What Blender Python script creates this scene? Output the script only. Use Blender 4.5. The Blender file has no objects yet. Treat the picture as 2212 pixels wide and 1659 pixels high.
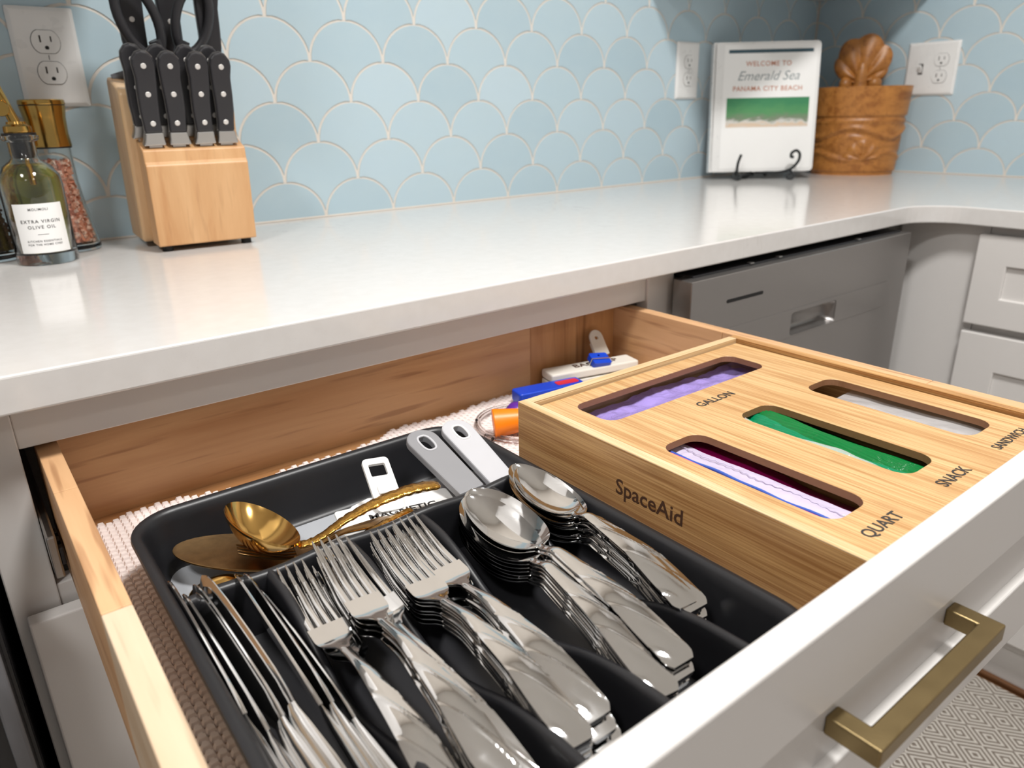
import bpy, bmesh, math, random
from mathutils import Vector, Matrix
random.seed(7)
S = bpy.context.scene
COL = S.collection
PI = math.pi
Z0 = 0.914          # height of the worktop above the floor; everything below is modelled with the worktop top at z = 0

# ------------------------------------------------------------------ camera
def make_camera():
    yaw, pitch, roll = math.radians(37.3927), math.radians(-20.4113), math.radians(-1.1951)
    f = Vector((math.sin(yaw)*math.cos(pitch), math.cos(yaw)*math.cos(pitch), math.sin(pitch)))
    r = Vector((math.cos(yaw), -math.sin(yaw), 0)); u = r.cross(f)
    r2 = r*math.cos(roll) + u*math.sin(roll); u2 = -r*math.sin(roll) + u*math.cos(roll)
    cd = bpy.data.cameras.new('camera'); co = bpy.data.objects.new('camera', cd); COL.objects.link(co)
    m = Matrix((r2, u2, -f)).transposed().to_4x4(); m.translation = Vector((0, -1.2632, 0.1709 + Z0))
    co.matrix_world = m
    cd.sensor_width = 36; cd.lens = 1582.42/2212*36; cd.clip_start = .01
    cd.dof.use_dof = True; cd.dof.focus_distance = .60; cd.dof.aperture_fstop = 7.8
    S.camera = co
make_camera()

# ------------------------------------------------------------------ world, lights, exposure
S.view_settings.view_transform = 'Standard'
try: S.view_settings.look = 'None'
except Exception: pass
S.view_settings.exposure = 0.3
S.view_settings.gamma = 1
S.view_settings.use_curve_mapping = False
w = bpy.data.worlds.new('world'); S.world = w; w.use_nodes = True
w.node_tree.nodes['Background'].inputs[0].default_value = (1.0, .995, .985, 1)
w.node_tree.nodes['Background'].inputs[1].default_value = 0.24
CEIL = 1.526
def area_light(name, loc, size, power, col=(1, .985, .962), rot=(0, 0, 0), shape='DISK', sy=None):
    l = bpy.data.lights.new(name, 'AREA'); l.shape = shape; l.size = size
    if sy: l.size_y = sy
    l.energy = power; l.color = col
    o = bpy.data.objects.new(name, l); COL.objects.link(o); o.location = (loc[0], loc[1], loc[2] + Z0); o.rotation_euler = rot
    return o
LIGHTS = [(.60, -1.24, 25), (-.75, -1.30, 15), (.6, -2.7, 1.5), (-.9, -2.8, 1.5)]  # first is the key lamp; the others are added for fill and reflections
for i, (lx, ly, p) in enumerate(LIGHTS):
    area_light('ceiling_key_fill_lamp', (lx, ly, CEIL - .03), .32, p)

# ------------------------------------------------------------------ materials
def C(r, g, b):
    f = lambda v: (v/255/12.92) if v/255 <= .04045 else ((v/255 + .055)/1.055)**2.4
    return (f(r), f(g), f(b), 1)
class NT:
    def __init__(s, name):
        s.m = bpy.data.materials.new(name); s.m.use_nodes = True; s.t = s.m.node_tree
        s.b = s.t.nodes['Principled BSDF']
    def n(s, typ, **k):
        o = s.t.nodes.new(typ)
        for a, v in k.items(): setattr(o, a, v)
        return o
    def l(s, a, b): s.t.links.new(a, b)
    def coords(s, scale=(1, 1, 1), rot=(0, 0, 0), loc=(0, 0, 0)):
        tc = s.n('ShaderNodeTexCoord'); mp = s.n('ShaderNodeMapping')
        mp.inputs['Scale'].default_value = scale; mp.inputs['Rotation'].default_value = rot; mp.inputs['Location'].default_value = loc
        s.l(tc.outputs['Object'], mp.inputs['Vector']); return mp.outputs[0]
    def noise(s, vec, scale=5, detail=3, rough=.5, dist=0):
        o = s.n('ShaderNodeTexNoise'); o.inputs['Scale'].default_value = scale; o.inputs['Detail'].default_value = detail
        o.inputs['Roughness'].default_value = rough; o.inputs['Distortion'].default_value = dist
        if vec: s.l(vec, o.inputs['Vector'])
        return o.outputs['Fac']
    def ramp(s, fac, stops):
        o = s.n('ShaderNodeValToRGB'); e = o.color_ramp.elements
        while len(e) < len(stops): e.new(.5)
        for k, (p, c) in enumerate(stops): e[k].position = p; e[k].color = c
        s.l(fac, o.inputs['Fac']); return o.outputs['Color']
    def mix(s, fac, a, b, typ='MIX'):
        o = s.n('ShaderNodeMix', data_type='RGBA', blend_type=typ)
        for sock, v in ((o.inputs[0], fac), (o.inputs[6], a), (o.inputs[7], b)):
            if hasattr(v, 'is_output'): s.l(v, sock)
            else: sock.default_value = v
        return o.outputs[2]
    def math(s, op, a, b=None):
        o = s.n('ShaderNodeMath', operation=op)
        for sock, v in ((o.inputs[0], a), (o.inputs[1], b)):
            if v is None: continue
            if hasattr(v, 'is_output'): s.l(v, sock)
            else: sock.default_value = v
        return o.outputs[0]
    def bump(s, h, strength=.2, dist=.001):
        o = s.n('ShaderNodeBump'); o.inputs['Strength'].default_value = strength; o.inputs['Distance'].default_value = dist
        s.l(h, o.inputs['Height']); s.l(o.outputs[0], s.b.inputs['Normal'])
    def set(s, **k):
        for a, v in k.items():
            sock = s.b.inputs[a.replace('_', ' ')]
            if hasattr(v, 'is_output'): s.l(v, sock)
            else: sock.default_value = v
def sc(c, f): return (c[0]*f, c[1]*f, c[2]*f, 1)
def plain(name, col, rough=.5, metal=0, var=.05, vs=40, bump=0, bs=300, **k):
    t = NT(name); v = t.coords(); nz = t.noise(v, vs, 3)
    t.set(Base_Color=t.mix(nz, sc(col, 1 - var), sc(col, 1 + var)), Metallic=metal)
    t.set(Roughness=t.math('ADD', t.math('MULTIPLY', nz, rough*.2), rough*.9))
    if bump: t.bump(t.noise(v, bs, 2), bump, .0005)
    if k: t.set(**k)
    return t.m
def wood(name, light, dark, axis='x', fine=420, coarse=26, rough=.42, fig=.5, pores=0.35):
    t = NT(name); a = 'xyz'.index(axis)
    s1 = [coarse]*3; s1[a] = coarse*.11
    s2 = [fine]*3; s2[a] = fine*.035
    n1 = t.noise(t.coords(tuple(s1)), 1, 4, .55, .6); n2 = t.noise(t.coords(tuple(s2)), 1, 3, .6)
    s3 = [fine*.5]*3; s3[a] = fine*.03
    c1 = t.ramp(n1, [(.28, dark), (.5, sc([(light[i]*.65 + dark[i]*.35) for i in range(3)], 1)), (.72, light)])
    c2 = t.ramp(t.noise(t.coords(tuple(s3), loc=(3, 1, 2)), 1, 2, .5), [(.30, sc(dark, .55)), (.42, (1, 1, 1, 1))])
    col = t.mix(pores, c1, c2, 'MULTIPLY')
    col = t.mix(t.math('MULTIPLY', n2, fig), col, sc(dark, .8), 'MIX')
    t.set(Base_Color=col, Roughness=rough); t.bump(n2, .12, .0004)
    return t.m
def bamboo(name, light, dark, axis='y'):
    t = NT(name); a = 'xyz'.index(axis)
    s1 = [900]*3; s1[a] = 9
    s2 = [150]*3; s2[a] = 6
    s3 = [28]*3; s3[a] = 16
    n1 = t.noise(t.coords(tuple(s1)), 1, 2, .5); n2 = t.noise(t.coords(tuple(s2)), 1, 3, .6); n3 = t.noise(t.coords(tuple(s3)), 1, 2)
    f = t.math('ADD', t.math('MULTIPLY', n1, .55), t.math('MULTIPLY', n2, .45))
    c = t.ramp(f, [(.40, dark), (.50, sc([(light[i] + dark[i])/2 for i in range(3)], 1)), (.60, light)])
    c = t.mix(t.ramp(n3, [(.62, (0, 0, 0, 1)), (.8, (.45, .45, .45, 1))]), c, sc(dark, .75))
    t.set(Base_Color=c, Roughness=.42); t.bump(n1, .08, .0003)
    return t.m
def glass(name, col, rough=.02, ior=1.45):
    t = NT(name); t.set(Base_Color=col, Roughness=rough, IOR=ior); t.b.inputs['Transmission Weight'].default_value = 1
    return t.m
def film(name, col, alpha, rough=.15, scale=120, bump=.6):
    t = NT(name); v = t.coords(); nz = t.noise(v, scale, 4, .6, 1.2)
    t.set(Base_Color=t.mix(nz, sc(col, .85), sc(col, 1.12)), Roughness=rough, Alpha=alpha)
    t.bump(nz, bump, .002); return t.m

M = {}
M['paint'] = plain('cabinet_paint', C(220, 217, 214), .32, var=.015, vs=6)
M['paint_wall'] = plain('wall_paint', C(232, 228, 222), .6, var=.02, vs=4)
M['ceiling'] = plain('ceiling_paint', C(240, 238, 234), .7, var=.02, vs=4)
M['grout'] = plain('grout', C(222, 214, 204), .75, var=.06, vs=150, bump=.3)
M['black'] = plain('black_plastic', C(27, 27, 30), .36, var=.1, vs=60)
M['tray'] = plain('tray_plastic', C(28, 28, 31), .40, var=.08, vs=40, bump=.05, bs=900)
M['pad'] = plain('grey_pad', C(168, 171, 176), .45, var=.03)
M['white_plastic'] = plain('white_plastic', C(236, 235, 233), .28, var=.02)
M['grey_plastic'] = plain('grey_plastic', C(140, 140, 143), .42, var=.03)
M['lgrey_plastic'] = plain('light_grey_plastic', C(192, 192, 196), .42, var=.03)
M['dgrey_plastic'] = plain('dark_grey_plastic', C(110, 111, 115), .45, var=.03)
M['void'] = plain('cavity_black', C(8, 8, 9), .6, var=.1)  # near-black of the dishwasher tub and small slots
M['slotdark'] = plain('slot_dark', C(48, 42, 38), .6, var=.1)
M['darkgap'] = plain('seam_dark', C(60, 48, 34), .7, var=.1)
M['ink'] = plain('print_black', C(48, 45, 44), .6, var=.06)
M['inkbrown'] = plain('engraving_brown', C(74, 44, 24), .7, var=.15, vs=400)
M['steel'] = plain('polished_steel', C(222, 222, 222), .075, 1, var=.02, vs=90)
M['steel_satin'] = plain('satin_steel', C(176, 174, 171), .34, 1, var=.04, vs=90)
M['gold'] = plain('gold_plate', C(222, 178, 104), .13, 1, var=.05, vs=60)
M['gold_worn'] = plain('worn_gold', C(150, 118, 78), .30, 1, var=.35, vs=120, bump=.4, bs=160)
M['brass'] = plain('brushed_brass', C(146, 128, 92), .38, 1, var=.06, vs=60, bump=.1, bs=900)
M['brass_bright'] = plain('bright_brass', C(205, 165, 92), .16, 1, var=.05, vs=60)
M['handle_black'] = plain('knife_handle_black', C(42, 41, 44), .42, var=.08, vs=80)
M['rubber'] = plain('rubber_black', C(22, 22, 23), .7, var=.08)
M['liner'] = plain('liner_white', C(243, 232, 228), .7, var=.03, vs=80)
M['blue'] = plain('blue_plastic', C(12, 66, 196), .3, var=.05)
M['orange'] = plain('orange_plastic', C(250, 132, 12), .4, var=.04)
M['purple'] = plain('purple_plastic', C(92, 40, 150), .35, var=.05)
M['red'] = plain('red_plastic', C(205, 40, 60), .35, var=.05)
M['paper'] = plain('paper_white', C(246, 245, 243), .5, var=.01)
M['terracotta'] = plain('print_terracotta', C(196, 128, 98), .6, var=.05)
M['greyink'] = plain('print_grey', C(150, 158, 160), .6, var=.05)
M['teal'] = plain('print_teal', C(56, 84, 96), .5, var=.05)
M['iron'] = plain('wrought_iron', C(28, 32, 34), .5, var=.1, bump=.2)
M['dw'] = plain('dishwasher_steel', C(150, 147, 145), .33, .85, var=.03, vs=12)
M['rivet'] = plain('rivet_steel', C(225, 222, 218), .35, .4, var=.03)
M['ovenglass'] = plain('oven_glass', C(10, 10, 12), .06, var=.1)
M['woodtrim'] = wood('floor_trim_wood', C(126, 84, 50), C(84, 52, 28), 'y')
M['floorwood'] = wood('floor_wood', C(150, 105, 66), C(96, 62, 36), 'y', fine=160, coarse=8)
M['stave_l'] = wood('drawer_wood_pale', C(224, 203, 176), C(204, 173, 138), 'y', coarse=22, fine=300, fig=.25)
M['stave_d'] = wood('drawer_wood_warm', C(226, 184, 140), C(190, 140, 94), 'y', coarse=22, fine=260, fig=.3, pores=.5)
M['drawer_x'] = wood('drawer_wood_back', C(224, 180, 132), C(188, 138, 92), 'x', coarse=24, fine=250, fig=.35, pores=.5)
M['drawer_x2'] = wood('drawer_wood_back_knotty', C(214, 164, 112), C(160, 108, 62), 'z', coarse=34, fine=200, fig=.4, pores=.5)
M['drawer_floor'] = wood('drawer_bottom_wood', C(210, 164, 116), C(176, 126, 80), 'x')
M['block_wood'] = wood('rubberwood', C(224, 190, 148), C(198, 154, 108), 'z', coarse=30, fine=300, fig=.18, pores=.18)
M['block_wood2'] = wood('rubberwood_warm', C(222, 178, 130), C(194, 140, 90), 'z', coarse=34, fine=300, fig=.2, pores=.15)
M['bamboo_y'] = bamboo('bamboo_lid', C(216, 178, 128), C(178, 133, 82), 'y')
M['bamboo_rim'] = bamboo('bamboo_rim', C(226, 200, 160), C(200, 164, 116), 'y')
M['bamboo_side'] = bamboo('bamboo_side', C(206, 162, 106), C(160, 112, 62), 'y')
M['bamboo_x'] = bamboo('bamboo_rim_x', C(226, 200, 160), C(200, 164, 116), 'x')
M['carved'] = wood('carved_wood', C(198, 134, 66), C(146, 88, 36), 'x', coarse=60, fine=300, rough=.38, fig=.3, pores=.3)
M['bag_purple'] = film('bag_film_purple', C(166, 148, 218), .96, .1, bump=1.0, scale=60)
M['bag_clear'] = film('bag_film_clear', C(228, 226, 226), .32, .10, 60)
M['bag_lilac'] = film('bag_film_lilac', C(206, 196, 220), .92, .2, 40, .4)
M['bag_green'] = film('bag_film_green', C(6, 128, 84), .97, .14, 90, .6)
M['bag_green2'] = film('bag_film_dark_green', C(4, 112, 52), .98, .2, 60, .5)
M['bag_magenta'] = film('bag_film_magenta', C(140, 8, 84), .98, .3, 40, .3)
M['gold_orn'] = plain('ornate_gold', C(206, 158, 78), .24, 1, var=.25, vs=240, bump=1.0, bs=330)
M['white_cream'] = plain('cream_plastic', C(226, 222, 212), .35, var=.03)
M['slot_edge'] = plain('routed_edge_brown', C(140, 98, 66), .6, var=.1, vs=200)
M['bag_white'] = film('bag_stack_clear', C(206, 200, 196), .8, .1, 36, 1.0)
M['zip_blue'] = plain('zip_blue', C(58, 92, 180), .35)
M['zip_pink'] = plain('zip_pink', C(214, 96, 140), .35)
M['glass'] = glass('clear_glass', (.97, .985, .98, 1))
M['oil'] = glass('olive_oil', (.58, .50, .12, 1), 0, 1.47)
M['tubing'] = glass('clear_tubing', (.96, .95, .95, 1), .08, 1.4)
M['pepper'] = plain('peppercorn', C(60, 46, 38), .7, var=.3, vs=500)
M['lens'] = None
def lamp_mat():
    t = NT('lamp_diffuser'); t.set(Base_Color=(1, 1, 1, 1)); t.b.inputs['Emission Color'].default_value = (1, .97, .93, 1); t.b.inputs['Emission Strength'].default_value = 8
    return t.m
M['lens'] = lamp_mat()
def tile_mat():
    t = NT('blue_glazed_tile'); oi = t.n('ShaderNodeObjectInfo'); v = t.coords()
    c = t.ramp(oi.outputs['Random'], [(0, C(170, 194, 207)), (.5, C(179, 202, 214)), (1, C(188, 209, 221))])
    n = t.noise(v, 14, 2)
    c = t.mix(t.math('MULTIPLY', n, .55), c, C(192, 208, 210))
    t.set(Base_Color=c, Roughness=.24); t.bump(t.noise(v, 9, 2), .06, .004)
    return t.m
M['tile'] = tile_mat()
def quartz_mat():
    t = NT('white_quartz'); v = t.coords()
    n = t.noise(v, 5, 5, .6, 1.4)
    vein = t.ramp(n, [(.495, (0, 0, 0, 1)), (.5, (1, 1, 1, 1)), (.507, (0, 0, 0, 1))])
    mask = t.ramp(t.noise(v, 3, 2), [(.55, (0, 0, 0, 1)), (.7, (.5, .5, .5, 1))])
    sp = t.ramp(t.noise(v, 900, 1), [(.22, (.55, .55, .55, 1)), (.26, (0, 0, 0, 1))])
    c = t.mix(t.noise(v, 60, 3), C(213, 210, 207), C(223, 221, 219))
    c = t.mix(t.math('MULTIPLY', vein, mask), c, C(176, 170, 164))
    c = t.mix(t.math('MULTIPLY', sp, .35), c, C(160, 155, 150))
    t.set(Base_Color=c, Roughness=.13); return t.m
M['quartz'] = quartz_mat()
def rug_mat():
    t = NT('rug_weave'); tc = t.n('ShaderNodeTexCoord'); sp = t.n('ShaderNodeSeparateXYZ')
    mp = t.n('ShaderNodeMapping'); mp.inputs['Rotation'].default_value = (0, 0, .0); t.l(tc.outputs['Object'], mp.inputs[0]); t.l(mp.outputs[0], sp.inputs[0])
    def tri(x, p): return t.math('ABSOLUTE', t.math('SUBTRACT', t.math('FRACT', t.math('MULTIPLY', x, 1/p)), .5))
    u = tri(sp.outputs[0], .060); v = tri(sp.outputs[1], .078)
    d = t.math('ADD', u, v)
    st = t.math('GREATER_THAN', t.math('FRACT', t.math('MULTIPLY', d, 6.0)), .48)
    v0 = t.coords(); n = t.noise(v0, 700, 2); n2 = t.noise(v0, 4, 2)
    c = t.mix(st, C(124, 114, 104), C(218, 213, 205))
    c = t.mix(t.math('MULTIPLY', n, .3), c, C(150, 140, 128))
    t.set(Base_Color=c, Roughness=.95); t.bump(t.math('ADD', st, n), .4, .001)
    return t.m
M['rug'] = rug_mat()
def salt_mat():
    t = NT('pink_salt'); oi = t.n('ShaderNodeNewGeometry')
    c = t.ramp(oi.outputs['Random Per Island'], [(0, C(176, 92, 66)), (.35, C(222, 142, 112)), (.7, C(240, 186, 160)), (1, C(250, 224, 208))])
    t.set(Base_Color=c, Roughness=.3); t.b.inputs['Subsurface Weight'].default_value = 0
    return t.m
M['salt'] = salt_mat()
def beach_mat():
    t = NT('beach_photo_print'); v = t.coords()
    n = t.noise(t.coords((1, 1, 2.5)), 26, 4, .6, 1)
    sp = t.n('ShaderNodeSeparateXYZ'); tc = t.n('ShaderNodeTexCoord'); t.l(tc.outputs['Object'], sp.inputs[0])
    h = t.math('ADD', sp.outputs[2], t.math('MULTIPLY', t.math('SUBTRACT', n, .5), .035))
    c = t.ramp(t.math('DIVIDE', t.math('SUBTRACT', h, .118), .064), [(0, C(222, 214, 206)), (.16, C(222, 196, 168)), (.26, C(214, 212, 206)), (.36, C(126, 138, 116)), (.6, C(86, 150, 96)), (1, C(60, 134, 90))])
    t.set(Base_Color=c, Roughness=.4); return t.m
M['beach'] = beach_mat()

# ------------------------------------------------------------------ builders
def add(name, me, mat, parent=None, local=False, smooth=False, sharp=None):
    o = bpy.data.objects.new(name, me); COL.objects.link(o)
    if mat is not None and not me.materials: me.materials.append(M[mat] if isinstance(mat, str) else mat)
    if smooth:
        for p in me.polygons: p.use_smooth = True
        if sharp: me.set_sharp_from_angle(angle=math.radians(sharp))
    if parent is not None:
        o.parent = parent
        if not local and parent.parent is None: o.matrix_parent_inverse = parent.matrix_basis.inverted()
    return o
def mesh(name, vs, fs, mat, parent=None, local=False, smooth=False, sharp=None):
    me = bpy.data.meshes.new(name); me.from_pydata([tuple(v) for v in vs], [], fs); me.update()
    return add(name, me, mat, parent, local, smooth, sharp)
def frombm(name, bm, mat, parent=None, local=False, smooth=False, sharp=None):
    bmesh.ops.recalc_face_normals(bm, faces=bm.faces)
    me = bpy.data.meshes.new(name); bm.to_mesh(me); bm.free()
    return add(name, me, mat, parent, local, smooth, sharp)
def bm_box(bm, x0, x1, y0, y1, z0, z1, bev=0, seg=2):
    b2 = bmesh.new(); bmesh.ops.create_cube(b2, size=1)
    for v in b2.verts:
        v.co = ((x0 + x1)/2 + v.co.x*(x1 - x0), (y0 + y1)/2 + v.co.y*(y1 - y0), (z0 + z1)/2 + v.co.z*(z1 - z0))
    if bev: bmesh.ops.bevel(b2, geom=list(b2.edges), offset=bev, segments=seg, profile=.5, affect='EDGES')
    me = bpy.data.meshes.new('t'); b2.to_mesh(me); b2.free(); bm.from_mesh(me); bpy.data.meshes.remove(me)
def box(name, x0, x1, y0, y1, z0, z1, mat, parent=None, bev=.001, seg=2, local=False):
    bm = bmesh.new(); bm_box(bm, x0, x1, y0, y1, z0, z1, bev, seg)
    return frombm(name, bm, mat, parent, local)
def fillpoly(outer, holes=()):
    bm = bmesh.new()
    for loop in [outer] + list(holes):
        vs = [bm.verts.new((p[0], p[1], 0)) for p in loop]
        for i in range(len(vs)): bm.edges.new((vs[i], vs[(i + 1) % len(vs)]))
    bmesh.ops.triangle_fill(bm, use_beauty=True, use_dissolve=False, edges=list(bm.edges))
    return bm
def plate(name, outer, h0, h1, mat, parent=None, holes=(), frame=None, local=False, bev=0, seg=2, smooth=False, sharp=None):
    """2-D outline (a,b) extruded from h0 to h1; frame = function (a,b,h) -> xyz"""
    if not holes and len(outer) > 2:
        bm = bmesh.new(); f = bm.faces.new([bm.verts.new((p[0], p[1], 0)) for p in outer])
    else:
        bm = fillpoly(outer, holes)
    for v in bm.verts: v.co.z = h0
    r = bmesh.ops.extrude_face_region(bm, geom=list(bm.faces))
    for g in r['geom']:
        if isinstance(g, bmesh.types.BMVert): g.co.z = h1
    if bev:
        bmesh.ops.recalc_face_normals(bm, faces=bm.faces)
        ed = [e for e in bm.edges if len(e.link_faces) == 2 and e.calc_face_angle(0) > .6]
        bmesh.ops.bevel(bm, geom=ed, offset=bev, segments=seg, profile=.5, affect='EDGES', clamp_overlap=True)
    if frame:
        for v in bm.verts: v.co = frame(v.co.x, v.co.y, v.co.z)
    return frombm(name, bm, mat, parent, local, smooth, sharp)
def rrect(x0, x1, y0, y1, r, n=6):
    out = []
    for cx, cy, a in ((x1 - r, y1 - r, 0), (x0 + r, y1 - r, 90), (x0 + r, y0 + r, 180), (x1 - r, y0 + r, 270)):
        for k in range(n + 1):
            t = math.radians(a + 90*k/n); out.append((cx + r*math.cos(t), cy + r*math.sin(t)))
    return out
def lathe(name, prof, mat, parent=None, c=(0, 0, 0), seg=40, local=False, smooth=True, sharp=40, sx=1, sy=1):
    vs, fs = [], []
    for r, z in prof:
        for k in range(seg):
            a = 2*PI*k/seg; vs.append((c[0] + r*sx*math.cos(a), c[1] + r*sy*math.sin(a), c[2] + z))
    for i in range(len(prof) - 1):
        for k in range(seg):
            a, b = i*seg + k, i*seg + (k + 1) % seg
            fs.append((a, b, b + seg, a + seg))
    if prof[0][0] > 0: fs.append(tuple(range(seg))[::-1])
    if prof[-1][0] > 0: fs.append(tuple((len(prof) - 1)*seg + k for k in range(seg)))
    bm = bmesh.new(); me = bpy.data.meshes.new('t'); me.from_pydata(vs, [], fs); bm.from_mesh(me); bpy.data.meshes.remove(me)
    bmesh.ops.remove_doubles(bm, verts=bm.verts, dist=1e-6)
    return frombm(name, bm, mat, parent, local, smooth, sharp)
def spline(pts, n=8):
    P = [Vector(p) for p in pts]; out = []
    for i in range(len(P) - 1):
        p0 = P[max(i - 1, 0)]; p1 = P[i]; p2 = P[i + 1]; p3 = P[min(i + 2, len(P) - 1)]
        for k in range(n):
            t = k/n
            out.append(.5*((2*p1) + (p2 - p0)*t + (2*p0 - 5*p1 + 4*p2 - p3)*t*t + (3*p1 - p0 - 3*p2 + p3)*t**3))
    out.append(P[-1]); return out
def bm_tube(bm, pts, rad, seg=10, closed=False, flat=1.0, flatn=1.0):
    P = [Vector(p) for p in pts]; n = len(P); R = rad if isinstance(rad, (list, tuple)) else [rad]*n
    T = []
    for i in range(n):
        a = P[(i - 1) % n] if closed else P[max(i - 1, 0)]; b = P[(i + 1) % n] if closed else P[min(i + 1, n - 1)]
        T.append((b - a).normalized())
    up = Vector((0, 0, 1)) if abs(T[0].z) < .9 else Vector((1, 0, 0))
    N = (up - T[0]*up.dot(T[0])).normalized(); rings = []
    for i in range(n):
        N = (N - T[i]*N.dot(T[i])).normalized(); B = T[i].cross(N)
        rings.append([bm.verts.new(P[i] + (N*math.cos(2*PI*k/seg)*flatn + B*math.sin(2*PI*k/seg)*flat)*R[i]) for k in range(seg)])
    for i in range(n if closed else n - 1):
        a, b = rings[i], rings[(i + 1) % n]
        for k in range(seg): bm.faces.new((a[k], a[(k + 1) % seg], b[(k + 1) % seg], b[k]))
    if not closed: bm.faces.new(rings[0][::-1]); bm.faces.new(rings[-1])
def tube(name, pts, rad, mat, parent=None, seg=10, closed=False, local=False, flat=1.0):
    bm = bmesh.new(); bm_tube(bm, pts, rad, seg, closed, flat)
    return frombm(name, bm, mat, parent, local, True, 50)
def grid(name, fn, nu, nv, mat, parent=None, local=False, thick=0, smooth=True, sharp=50):
    """fn(u,v) u,v in 0..1 -> xyz ; optional thickness below"""
    vs = [Vector(fn(i/nu, j/nv)) for i in range(nu + 1) for j in range(nv + 1)]
    ix = lambda i, j: i*(nv + 1) + j
    fs = [(ix(i, j), ix(i + 1, j), ix(i + 1, j + 1), ix(i, j + 1)) for i in range(nu) for j in range(nv)]
    if thick:
        o = len(vs); vs += [v - Vector((0, 0, thick)) for v in vs]
        fs += [tuple(o + k for k in f[::-1]) for f in fs]
        edge = [ix(i, 0) for i in range(nu + 1)] + [ix(nu, j) for j in range(1, nv + 1)] + [ix(i, nv) for i in range(nu - 1, -1, -1)] + [ix(0, j) for j in range(nv - 1, 0, -1)]
        for k in range(len(edge)):
            a, b = edge[k], edge[(k + 1) % len(edge)]; fs.append((b, a, a + o, b + o))
    return mesh(name, vs, fs, mat, parent, local, smooth, sharp)
def text(name, body, size, origin, xd, yd, mat, parent=None, ext=.0002, bold=0, align='CENTER', shear=0, space=1, local=False):
    cu = bpy.data.curves.new('t', 'FONT'); cu.body = body; cu.size = size; cu.align_x = align; cu.align_y = 'CENTER'
    cu.extrude = ext; cu.offset = bold*size; cu.shear = shear; cu.space_character = space; cu.resolution_u = 3
    to = bpy.data.objects.new('t', cu); COL.objects.link(to)
    me = bpy.data.meshes.new_from_object(to); bpy.data.objects.remove(to); bpy.data.curves.remove(cu)
    X, Y, O = Vector(xd).normalized(), Vector(yd).normalized(), Vector(origin); N = X.cross(Y)
    for v in me.vertices: v.co = O + X*v.co.x + Y*v.co.y + N*v.co.z
    me.materials.clear(); me.name = name
    return add(name, me, mat, parent, local)
def thing(name, label, cat, loc=(0, 0, 0), rotz=0, group=None, kind=None):
    o = bpy.data.objects.new(name, None); COL.objects.link(o); o.empty_display_size = .02
    o.location = loc; o.rotation_euler = (0, 0, rotz)
    return tag(o, label, cat, group, kind)
def tag(o, label, cat, group=None, kind=None):
    o['label'] = label; o['category'] = cat
    if group: o['group'] = group
    if kind: o['kind'] = kind
    return o
def struct(o, label, cat): return tag(o, label, cat, kind='structure')
def dup(root):
    r = root.copy(); COL.objects.link(r)
    for ch in list(root.children):
        c = ch.copy(); COL.objects.link(c); c.parent = r
        for g in ch.children:
            d = g.copy(); COL.objects.link(d); d.parent = c
    return r

# ================================================================== THE SETTING
XR = 2.0595            # right wall
CT = .030              # worktop thickness
FZ = -Z0               # floor
struct(box('floor', -2.2, XR + .1, -3.6, .1, FZ - .05, FZ, 'floorwood', bev=0), 'brown wood floor under the kitchen', 'floor')
struct(box('ceiling', -2.2, XR + .1, -3.6, .1, CEIL, CEIL + .05, 'ceiling', bev=0), 'white ceiling above the kitchen', 'ceiling')
wb = struct(box('wall_back', -2.2, XR + .1, 0, .1, FZ, CEIL, 'grout', bev=0), 'kitchen back wall clad in blue scallop tiles with pale grout', 'wall')
wr = struct(box('wall_right', XR, XR + .1, -3.6, 0, FZ, CEIL, 'grout', bev=0), 'right hand kitchen wall clad in blue scallop tiles', 'wall')
for i, (lx, ly, p) in enumerate(LIGHTS):
    t = thing('ceiling_key_fill_light', ['round ceiling lamp over the open drawer', 'added round fill lamp on the ceiling left of the drawer', 'added round fill lamp behind the camera on the right', 'added round fill lamp behind the camera on the left'][i], 'ceiling lamp', (lx, ly, CEIL))  # only the first is the room's lamp, the rest are added unseen fill
    lathe('trim_ring', [(.115, 0), (.155, 0), (.155, -.008), (.130, -.016), (.115, -.014), (.115, 0)], 'ceiling', t, local=True)
    lathe('diffuser', [(.0, -.004), (.115, -.004), (.115, -.010), (0, -.010)], 'lens', t, local=True)

# --- scallop tiles, each its own object
TW, TS = .1370, .0643          # column pitch, row pitch
def tile_outline(g=.0030, n=10):
    rx, rz = TW/2, TS
    pts = []
    for k in range(2*n + 1):                       # dome
        a = PI*k/(2*n); pts.append(((rx - g)*math.cos(a), (rz - g*.9)*math.sin(a)))
    for k in range(1, n):                          # left concave flank, centre (-rx,-rz)
        a = PI/2*(1 - k/n); p = (-rx + (rx + g*.5)*math.cos(a), -rz + (rz + g*.5)*math.sin(a))
        if p[0] < -.0012: pts.append(p)
    pts.append((0, -rz + .0125))                   # bottom point
    for k in range(1, n):
        a = PI - PI/2*(k/n); p = (rx + (rx + g*.5)*math.cos(a), -rz + (rz + g*.5)*math.sin(a))
        if p[0] > .0012: pts.append(p)
    return pts
OUT = tile_outline()
def clip(poly, ax, lim, keep_less):
    res = []
    for i in range(len(poly)):
        a, b = poly[i], poly[(i + 1) % len(poly)]
        ia = (a[ax] <= lim) == keep_less or a[ax] == lim; ib = (b[ax] <= lim) == keep_less or b[ax] == lim
        if ia: res.append(a)
        if ia != ib:
            t = (lim - a[ax])/(b[ax] - a[ax]); res.append((a[0] + (b[0] - a[0])*t, a[1] + (b[1] - a[1])*t))
    return res
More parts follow.
